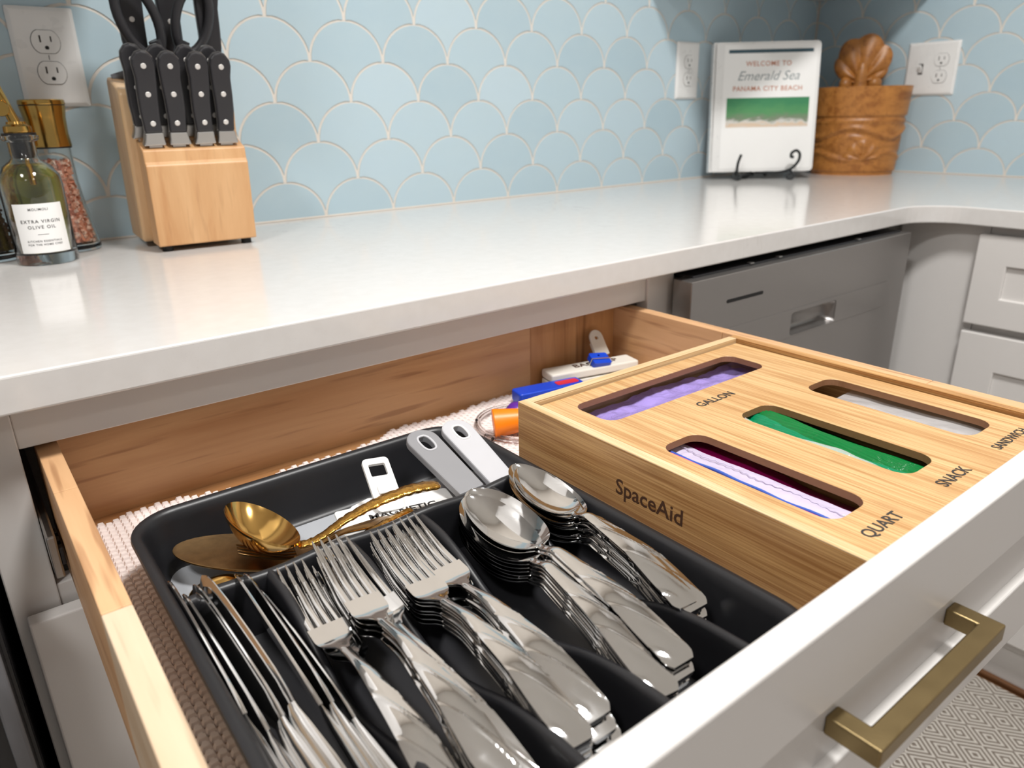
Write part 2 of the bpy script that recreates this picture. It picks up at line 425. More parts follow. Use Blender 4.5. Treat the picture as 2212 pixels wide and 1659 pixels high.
def tile_mesh(poly, th=.0015):
    bm = bmesh.new(); n = len(poly); q = []
    for p in poly:
        if not q or (abs(p[0] - q[-1][0]) + abs(p[1] - q[-1][1])) > 2e-4: q.append(p)
    while len(q) > 3 and abs(q[0][0] - q[-1][0]) + abs(q[0][1] - q[-1][1]) < 2e-4: q.pop()
    f = bm.faces.new([bm.verts.new((p[0], 0, p[1])) for p in q])
    r = bmesh.ops.extrude_face_region(bm, geom=[f])
    for g in r['geom']:
        if isinstance(g, bmesh.types.BMVert): g.co.y = -th
    bmesh.ops.triangulate(bm, faces=[x for x in bm.faces if len(x.verts) > 4])
    bmesh.ops.recalc_face_normals(bm, faces=bm.faces)
    me = bpy.data.meshes.new('tile'); bm.to_mesh(me); bm.free(); me.materials.append(M['tile']); return me
FULL = tile_mesh(OUT)
def lay_tiles(parent, a_list_phase, amin, amax, zmax, placer, amax_clip):
    row = 0; z = 0.0
    while z - TS < zmax:
        a = a_list_phase + (TW/2 if row % 2 else 0)
        while a - TW/2 > amin: a -= TW
        while a - TW/2 < amax:
            poly = OUT; full = True
            if a + TW/2 > amax_clip: poly = clip(poly, 0, amax_clip - a - .001, True); full = False
            if z - TS < -.001: poly = clip(poly, 1, .002 - z, False); full = False
            if z + TS > zmax: poly = clip(poly, 1, zmax - z, True); full = False
            if len(poly) > 3:
                me = FULL if full else tile_mesh(poly)
                o = bpy.data.objects.new('tile', me); COL.objects.link(o); o.parent = parent; placer(o, a, z)
            a += TW
        row += 1; z += TS
def place_back(o, a, z): o.location = (a, 0, z)
lay_tiles(wb, .4855, -.12, XR, .437, place_back, XR - .004)
def place_right(o, a, z): o.location = (XR, -a, z); o.rotation_euler = (0, 0, -PI/2)
# on the right wall the running coordinate a = -y ; the mesh is turned so that its face looks along -x
lay_tiles(wr, .4735, .004, 1.25, .62, lambda o, a, z: place_right(o, a, z), 9)
for o in list(wr.children):            # trim the tiles that would pass the corner
    if -o.location.y - TW/2 < .004:
        poly = clip(OUT, 0, (.006 + o.location.y), False)
        if o.location.z < TS*.5: poly = clip(poly, 1, .002 - o.location.z, False) if len(poly) > 3 else poly
        if o.location.z + TS > .62: poly = clip(poly, 1, .62 - o.location.z, True) if len(poly) > 3 else poly
        if len(poly) > 3: o.data = tile_mesh(poly)
        else: bpy.data.objects.remove(o)

# --- worktop (L shaped, rounded inner corner)
XF = 1.418; RF = .075
outl = [(-.03, -.0006), (-.03, -.648), (XF - RF, -.648)]
for k in range(1, 10):
    a = PI/2 - PI/2*k/10; outl.append((XF - RF + RF*math.cos(a), -.648 - RF + RF*math.sin(a)))
outl += [(XF, -.648 - RF), (XF, -2.2), (XR - .0006, -2.2), (XR - .0006, -.0006)]
tag(plate('worktop', outl, -CT, 0, 'quartz', bev=.0022, seg=3), 'glossy white quartz worktop running around the corner', 'worktop')

struct(box('trim_2', -.03, XR - .0035, -.0034, -.0004, .0001, .0032, 'grout', bev=.0008), 'pale sealant line between the worktop and the back wall tiles', 'trim')
struct(box('trim_3', XR - .0034, XR - .0004, -1.25, -.0004, .0001, .0032, 'grout', bev=.0008), 'pale sealant line between the worktop and the right wall tiles', 'trim')

# --- base cabinet with the pulled drawer
YF = -.618
cab = thing('base_cabinet', 'white base cabinet with its wooden cutlery drawer pulled out', 'cabinet', (.37, -.31, FZ))
box('side_panel', -.0247, -.006, -.60, -.02, FZ + .09, -CT, 'paint', cab)
box('side_panel', .740, .758, -.60, -.02, FZ + .09, -CT, 'paint', cab)
box('back_panel', -.006, .740, -.025, -.015, FZ + .09, -CT, 'paint', cab)
box('bottom_panel', -.006, .740, -.60, -.025, FZ + .09, FZ + .108, 'paint', cab)
box('left_stile', -.0247, .0095, YF, -.598, FZ + .09, -CT - .0005, 'paint', cab, .0012)
box('right_stile', .7235, .774, YF, -.598, FZ + .09, -CT - .0005, 'paint', cab, .0012)
box('top_rail', .0095, .7235, YF + .004, -.598, -.0698, -CT - .0005, 'paint', cab, .0012)
box('middle_rail', .0095, .7235, YF + .002, -.598, -.225, -.193, 'paint', cab, .0012)
box('toe_kick', -.0247, .774, -.545, -.53, FZ, FZ + .09, 'paint', cab)
box('drawer_slide', .0100, .0165, -.66, -.08, -.165, -.128, 'steel_satin', cab, .0015)
for yy in (-.655, -.64, -.625): box('slide_bearing', .0165, .0195, yy - .004, yy + .004, -.155, -.140, 'black', cab, .0008)
box('drawer_slide', .7145, .7225, -.66, -.08, -.165, -.128, 'steel_satin', cab, .0015)
def shaker(name, x0, x1, y0, y1, z0, z1, rail, parent, depth=.006, axis='y', mat='paint', sub=None):
    """framed front; y0 is the show face side; axis 'y' faces -y, 'x' faces -x (coordinates swapped)"""
    fr = (lambda a, b, h: Vector((a, h, b))) if axis == 'y' else (lambda a, b, h: Vector((h, a, b)))
    o = plate(name, [(x0, z0), (x1, z0), (x1, z1), (x0, z1)], y0, y1 - .004, mat, parent, holes=[[(x0 + rail, z0 + rail), (x1 - rail, z0 + rail), (x1 - rail, z1 - rail), (x0 + rail, z1 - rail)]], frame=fr, bev=.002, seg=3)
    p = [(x0 + rail - .004, z0 + rail - .004), (x1 - rail + .004, z0 + rail - .004), (x1 - rail + .004, z1 - rail + .004), (x0 + rail - .004, z1 - rail + .004)]
    plate('recessed_panel', p, y0 + depth, y1 - .001, mat, sub or o, frame=fr)
    return o
shaker('lower_drawer_front', -.0165, .748, -.638, YF, -.47, -.2095, .055, cab)
shaker('lower_drawer_front', -.0165, .748, -.638, YF, -.80, -.483, .055, cab)

# --- the pulled drawer
DT, DB = -.0755, -.161          # top of the sides, top of the bottom panel
YB, YI = -.584, -1.1135         # inner faces of back and of the front panel
dr = box('drawer', .0364, .6953, -1.112, YB, DB - .008, DB, 'drawer_floor', cab, .0004)
dr['label'] = 'pulled out wooden drawer with white framed front'
for y0, y1, m in ((-.700, YB + .014, 'stave_d'), (-.872, -.7003, 'stave_d'), (-1.114, -.8723, 'stave_l')):
    box('side_stave', .0208, .0364, y0, y1, -.186, DT, m, dr, .0009)
for y0, y1, m in ((-.76, YB + .014, 'stave_d'), (-.99, -.7603, 'stave_d'), (-1.114, -.9903, 'stave_d')):
    box('side_stave', .6953, .7109, y0, y1, -.186, DT, m, dr, .0009)
box('back_stave', .0364, .549, YB, YB + .014, -.1795, DT - .001, 'drawer_x', dr, .0005)
box('back_stave', .5493, .6953, YB, YB + .014, -.1795, DT - .001, 'drawer_x2', dr, .0005)
shaker('front_panel', -.0165, .748, -1.1345, -1.1145, -.2065, -.0485, .0560, dr, sub=dr)
HX0, HX1, HY, HZ0, HZ1 = .2985, .4455, -1.1575, -.1310, -.1195
outl = [(HX0, -1.1285), (HX0, HY), (HX1, HY), (HX1, -1.1285), (HX1 - .012, -1.1285), (HX1 - .012, HY + .0115), (HX0 + .012, HY + .0115), (HX0 + .012, -1.1285)]
plate('handle', outl, HZ0, HZ1, 'brass', dr, bev=.0011, seg=2)['label'] = 'square bar pull in brushed brass'

# --- right hand run of base cabinets
RX = 1.4495
rc = thing('base_cabinet', 'white base cabinet with framed drawers around the corner on the right', 'cabinet', (1.75, -1.4, FZ))
box('body', RX + .018, XR - .005, -2.2, -.04, FZ + .09, -CT - .0005, 'paint', rc)
box('corner_filler', RX, RX + .018, -.752, -.60, FZ + .09, -CT - .0005, 'paint', rc, .001)
box('face_frame', RX + .002, RX + .018, -2.2, -.7525, FZ + .09, -CT - .0005, 'paint', rc, .001)
box('toe_kick', RX + .014, RX + .03, -2.2, -.60, FZ, FZ + .09, 'paint', rc)
for z1, z0 in ((-.0455, -.2040), (-.2190, -.4700), (-.4850, -.80)):
    shaker('drawer_front', -1.16, -.7435, RX - .020, RX, z0, z1, .051 if z1 > -.1 else .066, rc, axis='x')
for z1, z0 in ((-.0455, -.2040), (-.2190, -.4700), (-.4850, -.80)):
    shaker('drawer_front', -1.60, -1.175, RX - .020, RX, z0, z1, .051 if z1 > -.1 else .066, rc, axis='x')
struct(box('trim_1', RX + .001, RX + .0135, -2.2, -.66, FZ + .001, FZ + .012, 'woodtrim', bev=.003), 'brown wood shoe moulding along the cabinet base', 'trim')

# --- dishwasher
DX0, DX1, DY = .7610, 1.3600, -.6600
dw = thing('dishwasher', 'grey stainless dishwasher with pocket handle below the worktop', 'dishwasher', (1.06, -.33, FZ))
box('tub', .782, 1.40, -.60, -.04, FZ + .10, -.036, 'void', dw)
hx0, hx1, hz0, hz1 = 1.003, 1.131, -.164, -.1275
fr = lambda a, b, h: Vector((a, h, b))
door = plate('door', [(DX0, FZ + .12), (DX1, FZ + .12), (DX1, -.0435), (DX0, -.0435)], DY, DY + .032, 'dw', dw, holes=[rrect(hx0, hx1, hz0, hz1, .006)], frame=fr, bev=.0012)
box('door_liner', DX0 + .016, DX1 - .004, DY + .032, -.61, FZ + .12, -.046, 'steel_satin', dw, .002)
box('control_top', DX0 + .02, DX1 - .01, -.645, -.615, -.047, -.0405, 'black', dw, .001)
def pocket():
    n = 8; vs = []; fs = []
    rings = [(0, .0), (.001, .004), (.004, .012), (.010, .018)]
    for ins, d in rings:
        for p in rrect(hx0 + ins, hx1 - ins, hz0 + ins*.7, hz1 - ins*.7, .007): vs.append((p[0], DY + .0006 + d, p[1]))
    m = len(vs)//len(rings)
    for i in range(len(rings) - 1):
        for k in range(m): fs.append((i*m + k, i*m + (k + 1) % m, (i + 1)*m + (k + 1) % m, (i + 1)*m + k))
    fs.append(tuple((len(rings) - 1)*m + k for k in range(m)))
    return mesh('pocket_handle', vs, fs, 'dw', door, smooth=True, sharp=60)
pocket()
plate('handle_strip', [(.835, -.1655), (1.297, -.1655), (1.297, -.1215), (.835, -.1215)], DY - .0012, DY + .0002, 'dw', door, holes=[rrect(hx0, hx1, hz0, hz1, .006)], frame=fr, bev=.0004)
plate('display_slot', rrect(.838, .923, -.0845, -.0795, .0024), DY - .0004, DY + .001, 'void', door, frame=fr)
for xx in (.905, .975, 1.20): box('bracket_screw', xx, xx + .008, -.648, -.640, -.0405, -.0385, 'steel_satin', dw, .0008)

# --- range at the left edge
rg = thing('oven_range', 'black oven range beside the base cabinet at the left edge', 'oven', (-.42, -.33, FZ))
box('body', -.785, -.0335, -.64, -.02, FZ + .05, -.012, 'black', rg, .003)
od = box('oven_door', -.782, -.0365, -.683, -.641, FZ + .22, -.13, 'black', rg, .004)
box('door_edge_trim', -.0475, -.0362, -.689, -.677, FZ + .22, -.13, 'dgrey_plastic', od, .002)
box('door_window', -.76, -.060, -.6865, -.682, FZ + .26, -.19, 'ovenglass', od, .001)
tube('door_handle', spline([(-.075, -.69, -.165), (-.075, -.725, -.165), (-.10, -.735, -.165), (-.70, -.735, -.165), (-.725, -.725, -.165), (-.725, -.69, -.165)], 5), .009, 'steel_satin', od)
box('control_panel', -.782, -.0365, -.66, -.641, -.12, -.012, 'black', rg, .003)

# --- wall cabinets above the backsplash
for k, (x0, x1, lab) in enumerate(((-.40, .26, 'white wall cabinet above the outlet and knife block'), (1.36, XR - .002, 'white wall cabinet in the corner above the binder'))):
    c = thing('wall_cabinet', lab, 'cabinet', ((x0 + x1)/2, -.16, .437))
    box('body', x0, x1, -.302, -.001, .437, 1.20, 'paint', c, .001)
    xm = (x0 + x1)/2
    for a, b in ((x0 + .003, xm - .0015), (xm + .0015, x1 - .003)):
        shaker('door', a, b, -.322, -.302, .440, 1.197, .057, c)

# --- rug
rug = plate('rug', [(-.9, -2.0), (1.440, -2.0), (1.440, -.70), (-.9, -.70)], FZ + .0005, FZ + .007, 'rug', bev=.002)
tag(rug, 'woven grey and cream rug with a diamond pattern on the floor', 'rug')

# --- outlets and switch plates
def receptacle(parent, fr, cx, cz, white='white_plastic'):
    n = 24; r = .0172
    pts = []
    for k in range(n):
        a = 2*PI*k/n; x, z = r*math.cos(a), r*math.sin(a); pts.append((cx + x, cz + max(-.0143, min(.0143, z))))
    seam = [(cx + (p[0] - cx)*1.04, cz + (p[1] - cz)*1.04) for p in pts]
    plate('receptacle_seam', seam, .0058, .0063, 'slotdark', parent, frame=fr)
    rc_ = plate('receptacle', pts, .006, .0082, white, parent, frame=fr, bev=.0004)
    plate('slot', [(cx - .0075, cz - .001), (cx - .0055, cz - .001), (cx - .0055, cz + .0078), (cx - .0075, cz + .0078)], .0080, .0084, 'slotdark', rc_, frame=fr)
    plate('slot', [(cx + .0055, cz), (cx + .0072, cz), (cx + .0072, cz + .007), (cx + .0055, cz + .007)], .0080, .0084, 'slotdark', rc_, frame=fr)
    g = [(cx + .0026*math.cos(a), cz - .0075 + max(-.0022, .0026*math.sin(a))) for a in [2*PI*k/14 for k in range(14)]]
    plate('slot', g, .0080, .0084, 'void', rc_, frame=fr)
def wallplate(name, label, x0, x1, z0, z1, fr, items):
    t = thing(name, label, 'outlet', fr((x0 + x1)/2, z0, 0))
    ins = .005; vs, fs = [], []
    rings = [(0, .0002), (0, .0022), (.0006, .0030), (.0050, .0060), (.0062, .0062)]
    for i, h in rings:
        for p in rrect(x0 + i, x1 - i, z0 + i, z1 - i, .0022, 3): vs.append(fr(p[0], p[1], h))
    m = len(vs)//len(rings)
    for i in range(len(rings) - 1):
        for k in range(m): fs.append((i*m + k, i*m + (k + 1) % m, (i + 1)*m + (k + 1) % m, (i + 1)*m + k))
    fs.append(tuple((len(rings) - 1)*m + k for k in range(m)))
    bm = bmesh.new(); me = bpy.data.meshes.new('t'); me.from_pydata([tuple(v) for v in vs], [], fs); bm.from_mesh(me); bpy.data.meshes.remove(me)
    frombm('cover_plate', bm, 'white_plastic', t, smooth=True, sharp=20)
    zm = (z0 + z1)/2
    for kind, cx in items:
        if kind == 'outlet':
            receptacle(t, fr, cx, zm + .0195); receptacle(t, fr, cx, zm - .0195)
            sc_ = plate('screw', [(cx + .0036*math.cos(2*PI*k/16), zm + .0036*math.sin(2*PI*k/16)) for k in range(16)], .006, .0070, 'white_plastic', t, frame=fr, bev=.0003)
            plate('screw_slot', [(cx - .0004, zm - .003), (cx + .0004, zm - .003), (cx + .0004, zm + .003), (cx - .0004, zm + .003)], .0069, .0072, 'slotdark', sc_, frame=fr)
        else:
            plate('toggle_frame', rrect(cx - .0055, cx + .0055, zm - .0125, zm + .0125, .001), .006, .0068, 'slotdark', t, frame=fr)
            plate('toggle', [(zm - .010, .006), (zm - .004, .006), (zm + .002, .006), (zm + .010, .0145), (zm + .006, .017)], cx - .0042, cx + .0042, 'white_plastic', t, frame=lambda a, b, h: fr(h, a, b), bev=.0006)
            for dz in (-.030, .030):
                plate('screw', [(cx + .003*math.cos(2*PI*k/12), zm + dz + .003*math.sin(2*PI*k/12)) for k in range(12)], .006, .0068, 'white_plastic', t, frame=fr)
    return t
fb = lambda a, b, h: Vector((a, -.0017 - h, b))
fw = lambda a, b, h: Vector((XR - .0017 - h, -a, b))
wallplate('wall_outlet', 'white duplex outlet on the tiles beside the knife block', .1325, .2125, .1895, .3155, fb, [('outlet', .1725)])
wallplate('wall_outlet', 'white duplex outlet seen edge on, left of the binder', 1.4750, 1.5560, .1905, .3180, fb, [('outlet', 1.5155)])
wallplate('outlet_and_switch', 'white two gang plate with toggle switch and outlet above the wooden pot', .2690, .3930, .1880, .3125, fw, [('switch', .2690 + .038), ('outlet', .3930 - .038)])

# ================================================================== ON THE WORKTOP
# --- knife block (local frame: u right, v back, z up)
KB = thing('knife_block', 'pale wooden knife block with a slanted front on the worktop', 'knife block', (.2296, -.1860, 0), math.radians(-3.5))
W_ = .130
side = lambda a, b, h: Vector((h, a, b))
plate('rear_body', [(.062, .008), (.158, .008), (.158, .030), (.122, .222), (.114, .226), (.040, .208), (.034, .202)], -.010, W_ + .004, 'block_wood', KB, frame=side, local=True, bev=.004, seg=3)
plate('middle_body', [(.036, .008), (.070, .008), (.060, .160), (.024, .148)], .003, W_ - .005, 'block_wood', KB, frame=side, local=True, bev=.003, seg=2)
plate('front_body', [(0, .008), (.046, .008), (.034, .146), (-.003, .1325), (-.0045, .118), (-.0085, .113)], 0, W_, 'block_wood2', KB, frame=side, local=True, bev=.0016, seg=2)
for u in (.012, W_ - .012):
    for v in (.014, .145): lathe('rubber_foot', [(0, 0), (.007, 0), (.007, .0085), (0, .0085)], 'rubber', KB, (u, v, 0), 16, local=True)
TILT = math.radians(11.5)
def place_in_block(o, u, v, z, tilt=TILT, roll=0):
    m = KB.matrix_basis @ Matrix.Translation((u, v, z)) @ Matrix.Rotation(tilt, 4, 'X') @ Matrix.Rotation(roll, 4, 'Y')
    o.matrix_basis = m
# handle outline (a across, b up), flat face looks along -y of the knife
def handle_outline(L=.108, w=.0125, flip=1):
    L0 = [(-.0105, 0), (-.0100, .016), (-.0112, .045), (-.0130, .070), (-.0140, .090), (-.0125, .100), (-.0075, .1065), (0, .1085), (.006, .106), (.0115, .098), (.0125, .090), (.0108, .074), (.0118, .050), (.0120, .030), (.0108, .012), (.0105, 0)]
    k = L/.1085
    return [(flip*p[0]*w/.0125, p[1]*k) for p in (L0 if flip > 0 else L0[::-1])]
kf = lambda a, b, h: Vector((a, h, b))
def make_knife(name, label, L=.098, w=.0125, flip=1, group=None, blade=.10, bw=.016):
    t = thing(name, label, 'knife', group=group)
    ol = handle_outline(L, w, flip); up = [(p[0], p[1] + .018) for p in ol]
    plate('handle', up, -.0072, .0072, 'handle_black', t, frame=kf, local=True, bev=.0026, seg=3)
    tg = plate('tang', [(p[0]*1.035, .018 + (p[1] - .018)*1.006) for p in up], -.0011, .0011, 'steel_satin', t, frame=kf, local=True)
    for z in (.030, .030 + .36*L, .030 + .70*L):
        r = lathe('rivet', [(0, -.0080), (.0028, -.0080), (.0034, -.0074), (.0034, .0074), (.0028, .0080), (0, .0080)], 'rivet', t, (0, 0, 0), 14, local=True)
        r.rotation_euler = (PI/2, 0, 0); r.location = (-.0003*flip, 0, z)
    plate('bolster', [(-.0108, .0185), (.0108, .0185), (.0125, .010), (.0150*(1 if flip > 0 else 1), .002), (-.0125, .002), (-.0112, .010)] if flip > 0 else [(-.0108, .0185), (.0108, .0185), (.0112, .010), (.0125, .002), (-.0155, .002), (-.0125, .010)], -.0066, .0066, 'steel_satin', t, frame=kf, local=True, bev=.0018, seg=2)
    plate('blade', [(-bw/2, .004), (bw/2, .004), (bw/2, -blade*.7), (0, -blade), (-bw/2, -blade)], -.0008, .0008, 'steel_satin', t, frame=kf, local=True)
    return t
fr_lab = ['leftmost', 'second from left', 'third from left', 'rightmost']
us = (.0185, .0475, .0815, .1085)
for i, u in enumerate(us):
    k = make_knife('steak_knife', 'black riveted steak knife, %s of the front row in the block' % fr_lab[i], group='steak knives in the block', flip=1 if i % 2 else -1)
    place_in_block(k, u, .0050, .137, roll=math.radians((-1.5, 0, -1, .5)[i]))
for i, u in enumerate(us):
    k = make_knife('steak_knife', 'black steak knife in the second row behind, %s in the block' % fr_lab[i], group='steak knives in the block', flip=1 if i % 2 else -1)
    place_in_block(k, u - .0080, .0260, .146, roll=math.radians((-1.5, 0, -1, .5)[i]))
k = make_knife('chef_knife', 'large black chef knife at the left rear of the block', L=.135, w=.0165, blade=.17, bw=.03, flip=-1); place_in_block(k, .0300, .078, .216, math.radians(9), math.radians(-3))
k = make_knife('carving_knife', 'black carving knife behind the scissors in the block', L=.13, w=.014, blade=.17, bw=.024); place_in_block(k, .0770, .098, .219, math.radians(9))
k = make_knife('bread_knife', 'black riveted knife at the right rear of the block', L=.118, w=.0150, blade=.17, bw=.024); place_in_block(k, .1180, .072, .213, math.radians(9), math.radians(2))
k = thing('honing_steel', 'grey honing steel end at the far left of the block top', 'sharpener'); tube('guard', spline([(-.012, 0, .004), (0, 0, .008), (.018, 0, .013), (.028, 0, .014)], 4), .0055, 'dgrey_plastic', k, local=True)
lathe('rod', [(0, -.12), (.004, -.12), (.004, .004), (0, .004)], 'steel_satin', k, (0, 0, 0), 12, local=True); place_in_block(k, .008, .105, .219)
sh = thing('kitchen_scissors', 'black handled kitchen scissors standing in the knife block', 'scissors')
def loop(cx, cz, rx, rz, tl, y):
    return [(cx + rx*math.cos(a)*math.cos(tl) - rz*math.sin(a)*math.sin(tl), y, cz + rx*math.cos(a)*math.sin(tl) + rz*math.sin(a)*math.cos(tl)) for a in [2*PI*k/28 for k in range(28)]]
tube('finger_loop', loop(-.034, .070, .0215, .044, .32, -.004), .0062, 'handle_black', sh, 10, True, True)
tube('finger_loop', loop(.034, .072, .0205, .042, -.30, .004), .0062, 'handle_black', sh, 10, True, True)
tube('shank', spline([(-.018, -.004, .046), (-.008, -.003, .022), (.006, -.002, .0), (.008, -.002, -.02)], 5), [.0085]*16, 'handle_black', sh, 10, local=True)
tube('shank', spline([(.019, .004, .046), (.009, .003, .022), (-.004, .002, .0), (-.008, .002, -.02)], 5), [.0085]*16, 'handle_black', sh, 10, local=True)
plate('blade', [(-.010, .01), (.010, .01), (.006, -.10), (0, -.11), (-.006, -.10)], -.002, .002, 'steel_satin', sh, frame=kf, local=True)
pvt = lathe('pivot', [(0, -.006), (.006, -.006), (.006, .006), (0, .006)], 'steel_satin', sh, (0, 0, 0), 16, local=True); pvt.rotation_euler = (PI/2, 0, 0); pvt.location = (0, 0, .012)
place_in_block(sh, .0640, .052, .222, math.radians(8))

# --- pepper mill style grinders
def grinder(name, label, loc, fill):
    t = thing(name, label, 'grinder', loc)
    body_o = [(0, 0), (.0335, 0), (.0352, .002), (.0352, .006), (.0318, .030), (.0268, .062), (.0235, .095), (.0228, .128), (.0228, .1395)]
    body_i = [(.0208, .1395), (.0208, .128), (.0215, .095), (.0246, .062), (.0296, .030), (.0325, .010), (0, .010)]
    lathe('glass_jar', body_o + body_i, 'glass', t, local=True, sharp=60)
    cap = lathe('cap', [(0, .1385), (.0250, .1385), (.0252, .141), (.0240, .155), (.0248, .175), (.0272, .1895), (.0272, .1900), (0, .1900)], 'brass_bright', t, local=True)
    lathe('cap_ring', [(0, .1898), (.0266, .1898), (.0266, .1912), (0, .1912)], 'black', t, local=True)
    lathe('cap_top', [(0, .1912), (.0272, .1912), (.0275, .1925), (.0272, .1965), (.0262, .1975), (0, .1975)], 'brass_bright', t, local=True)
    lathe('collar', [(.0229, .1365), (.0246, .1365), (.0246, .1390), (.0229, .1390)], 'black', t, local=True)
    # crystals
    bm = bmesh.new(); R = random.Random(3 if fill == 'salt' else 5)
    prof = [(.010, .0312), (.030, .0286), (.062, .0236), (.095, .0205), (.128, .0198)]
    def rad(z):
        for i in range(len(prof) - 1):
            if prof[i][0] <= z <= prof[i + 1][0]:
                a = (z - prof[i][0])/(prof[i + 1][0] - prof[i][0]); return prof[i][1] + (prof[i + 1][1] - prof[i][1])*a
        return prof[0][1]
    for _ in range(1500):
        z = .0125 + R.random()*.108; s = .0012 + R.random()*.0016; r = rad(z) - s*1.25
        a = R.random()*2*PI; rr = r*math.sqrt(.45 + .55*R.random())
        m = Matrix.Translation((rr*math.cos(a), rr*math.sin(a), z)) @ Matrix.Rotation(R.random()*6, 4, (R.random(), R.random(), 1)) @ Matrix.Diagonal((s*(.8 + .6*R.random()), s, s*(.7 + .5*R.random()), 1))
        if fill == 'salt': bmesh.ops.create_cube(bm, size=1.7, matrix=m)
        else: bmesh.ops.create_icosphere(bm, subdivisions=1, radius=1, matrix=Matrix.Translation(m.translation) @ Matrix.Scale(.0019, 4))
    g = frombm('salt_crystals' if fill == 'salt' else 'peppercorns', bm, 'salt' if fill == 'salt' else 'pepper', t, True)
    g['kind'] = 'stuff'
    lathe('fill_core', [(0, .0125), (.0255, .0125), (.0175, .062), (.0150, .119), (0, .119)], 'salt_core' if fill == 'salt' else 'pepper', t, local=True)
    return t
M['salt_core'] = plain('pink_salt_core', C(226, 158, 130), .6, var=.25, vs=300)
grinder('salt_grinder', 'brass topped glass grinder filled with pink salt', (.1440, -.0640, 0), 'salt')
grinder('pepper_grinder', 'glass grinder with dark peppercorns behind the oil bottle', (.0480, -.0760, 0), 'pepper')

# --- olive oil bottle
ob = thing('oil_bottle', 'olive oil bottle with white label and brass pour spout', 'bottle', (.1035, -.1420, 0), math.radians(-4))
oprof = [(0, 0), (.0335, 0), (.0350, .002), (.0350, .098), (.0335, .108), (.0265, .119), (.0175, .1255), (.0150, .129), (.0150, .1475), (.0190, .1490), (.0205, .1510), (.0205, .1540), (.0190, .1555), (.0125, .1555)]
iprof = [(.0125, .129), (.0160, .1235), (.0250, .1165), (.0318, .107), (.0328, .098), (.0328, .016), (.0300, .0135), (0, .0135)]
lathe('glass_body', oprof + iprof, 'glass', ob, local=True, seg=56, sharp=60)
lathe('olive_oil', [(0, .0136), (.0300, .0136), (.03272, .0161), (.03272, .098), (.0317, .1068), (.0248, .1163), (.0190, .1210), (0, .1210)], 'oil', ob, local=True, seg=56, sharp=60)
def lab(u, v):
    a = math.radians(-90 - 47 + 94*u); z = .016 + .060*v; r = .0353
    return (r*math.cos(a), r*math.sin(a), z)
lb = grid('label', lab, 28, 4, 'paper', ob, local=True)
def curved_text(name, body, size, zc, bold=0, space=1.0):
    o = text(name, body, size, (0, 0, 0), (1, 0, 0), (0, 1, 0), 'ink', lb, ext=.00005, bold=bold, space=space, local=True)
    for v in o.data.vertices:
        a = -PI/2 + v.co.x/.0354; r = .0355 + max(v.co.z, 0)
        v.co = (r*math.cos(a), r*math.sin(a), zc + v.co.y)
curved_text('label_text', 'MOLIMOLI', .0042, .0690, .004, 1.15)
curved_text('label_text', 'EXTRA VIRGIN', .0056, .0545, .008, 1.25)
curved_text('label_text', 'OLIVE OIL', .0056, .0475, .008, 1.25)
curved_text('label_text', 'KITCHEN ESSENTIALS', .0034, .0305, .004, 1.2)
curved_text('label_text', 'FOR THE HOME CHEF', .0034, .0262, .004, 1.2)
def rule(u, v):
    a = -PI/2 + (u - .5)*.012/.0354; return (.0355*math.cos(a), .0355*math.sin(a), .0385 + .0005*v)
grid('label_rule', rule, 4, 1, 'ink', lb, local=True)
lathe('stopper', [(0, .128), (.0108, .128), (.0120, .1335), (.0120, .150), (.0124, .1556), (.0185, .1556), (.0185, .1578), (0, .1578)], 'black', ob, local=True)
lathe('spout_collar', [(0, .1578), (.0150, .1578), (.0155, .160), (.0150, .1655), (.0112, .1680), (.0105, .1710), (0, .1710)], 'brass_bright', ob, local=True)
sp = tube('spout', [(0, 0, .165), (-.004, -.0004, .180), (-.010, -.001, .202), (-.0145, -.0015, .220)], [.0062, .0058, .0054, .0050], 'brass_bright', ob, 16, local=True)
tube('spout_flap', spline([(-.0035, -.0055, .190), (-.0085, -.0062, .204), (-.0145, -.005, .219)], 4), .0015, 'brass_bright', sp, 6, local=True)
lathe('air_tube', [(0, .096), (.0024, .096), (.0024, .128), (0, .128)], 'brass_bright', ob, (0.002, 0, 0), 12, local=True)
wt = lathe('counterweight', [(0, -.0022), (.0085, -.0022), (.0092, 0), (.0085, .0022), (.0030, .0022), (.0030, .0034), (0, .0034)], 'brass_bright', ob, (0, 0, 0), 24, local=True)
wt.rotation_euler = (PI/2, 0, 0); wt.location = (-.0125, -.0105, .186)

# --- binder on the easel (d along the width, n out of the cover, z up), leaning back
BD, BN = Vector((.76, -.65, 0)).normalized(), Vector((-.65, -.76, 0)).normalized()
BC = Vector((1.6475, -.1445, .0185)); lean = math.radians(7)
BU = (Vector((0, 0, 1))*math.cos(lean) - BN*math.sin(lean)); BF = BN*math.cos(lean) + Vector((0, 0, 1))*math.sin(lean)
bfr = lambda a, b, h: BC + BD*a + BU*b + BF*h
bw, bh = .126, .300
bd = thing('ring_binder', 'white ring binder with printed cover standing on a small easel', 'binder', tuple(BC))
plate('front_cover', rrect(-bw, bw, 0, bh, .010), -.004, 0, 'white_plastic', bd, frame=bfr, bev=.0012)
plate('back_cover', rrect(-bw, bw, 0, bh, .010), -.028, -.024, 'white_plastic', bd, frame=bfr, bev=.0012)
plate('spine', rrect(-bw - .002, -bw + .006, 0, bh, .002), -.028, 0, 'white_plastic', bd, frame=bfr, bev=.0012)
plate('page_stack', [(-bw + .012, .008), (bw - .012, .008), (bw - .012, bh - .012), (-bw + .012, bh - .012)], -.023, -.005, 'paper', bd, frame=bfr)
sheet = plate('cover_sheet', [(-bw + .024, .008), (bw - .008, .008), (bw - .008, bh - .006), (-bw + .024, bh - .006)], 0, .0004, 'paper', bd, frame=bfr)
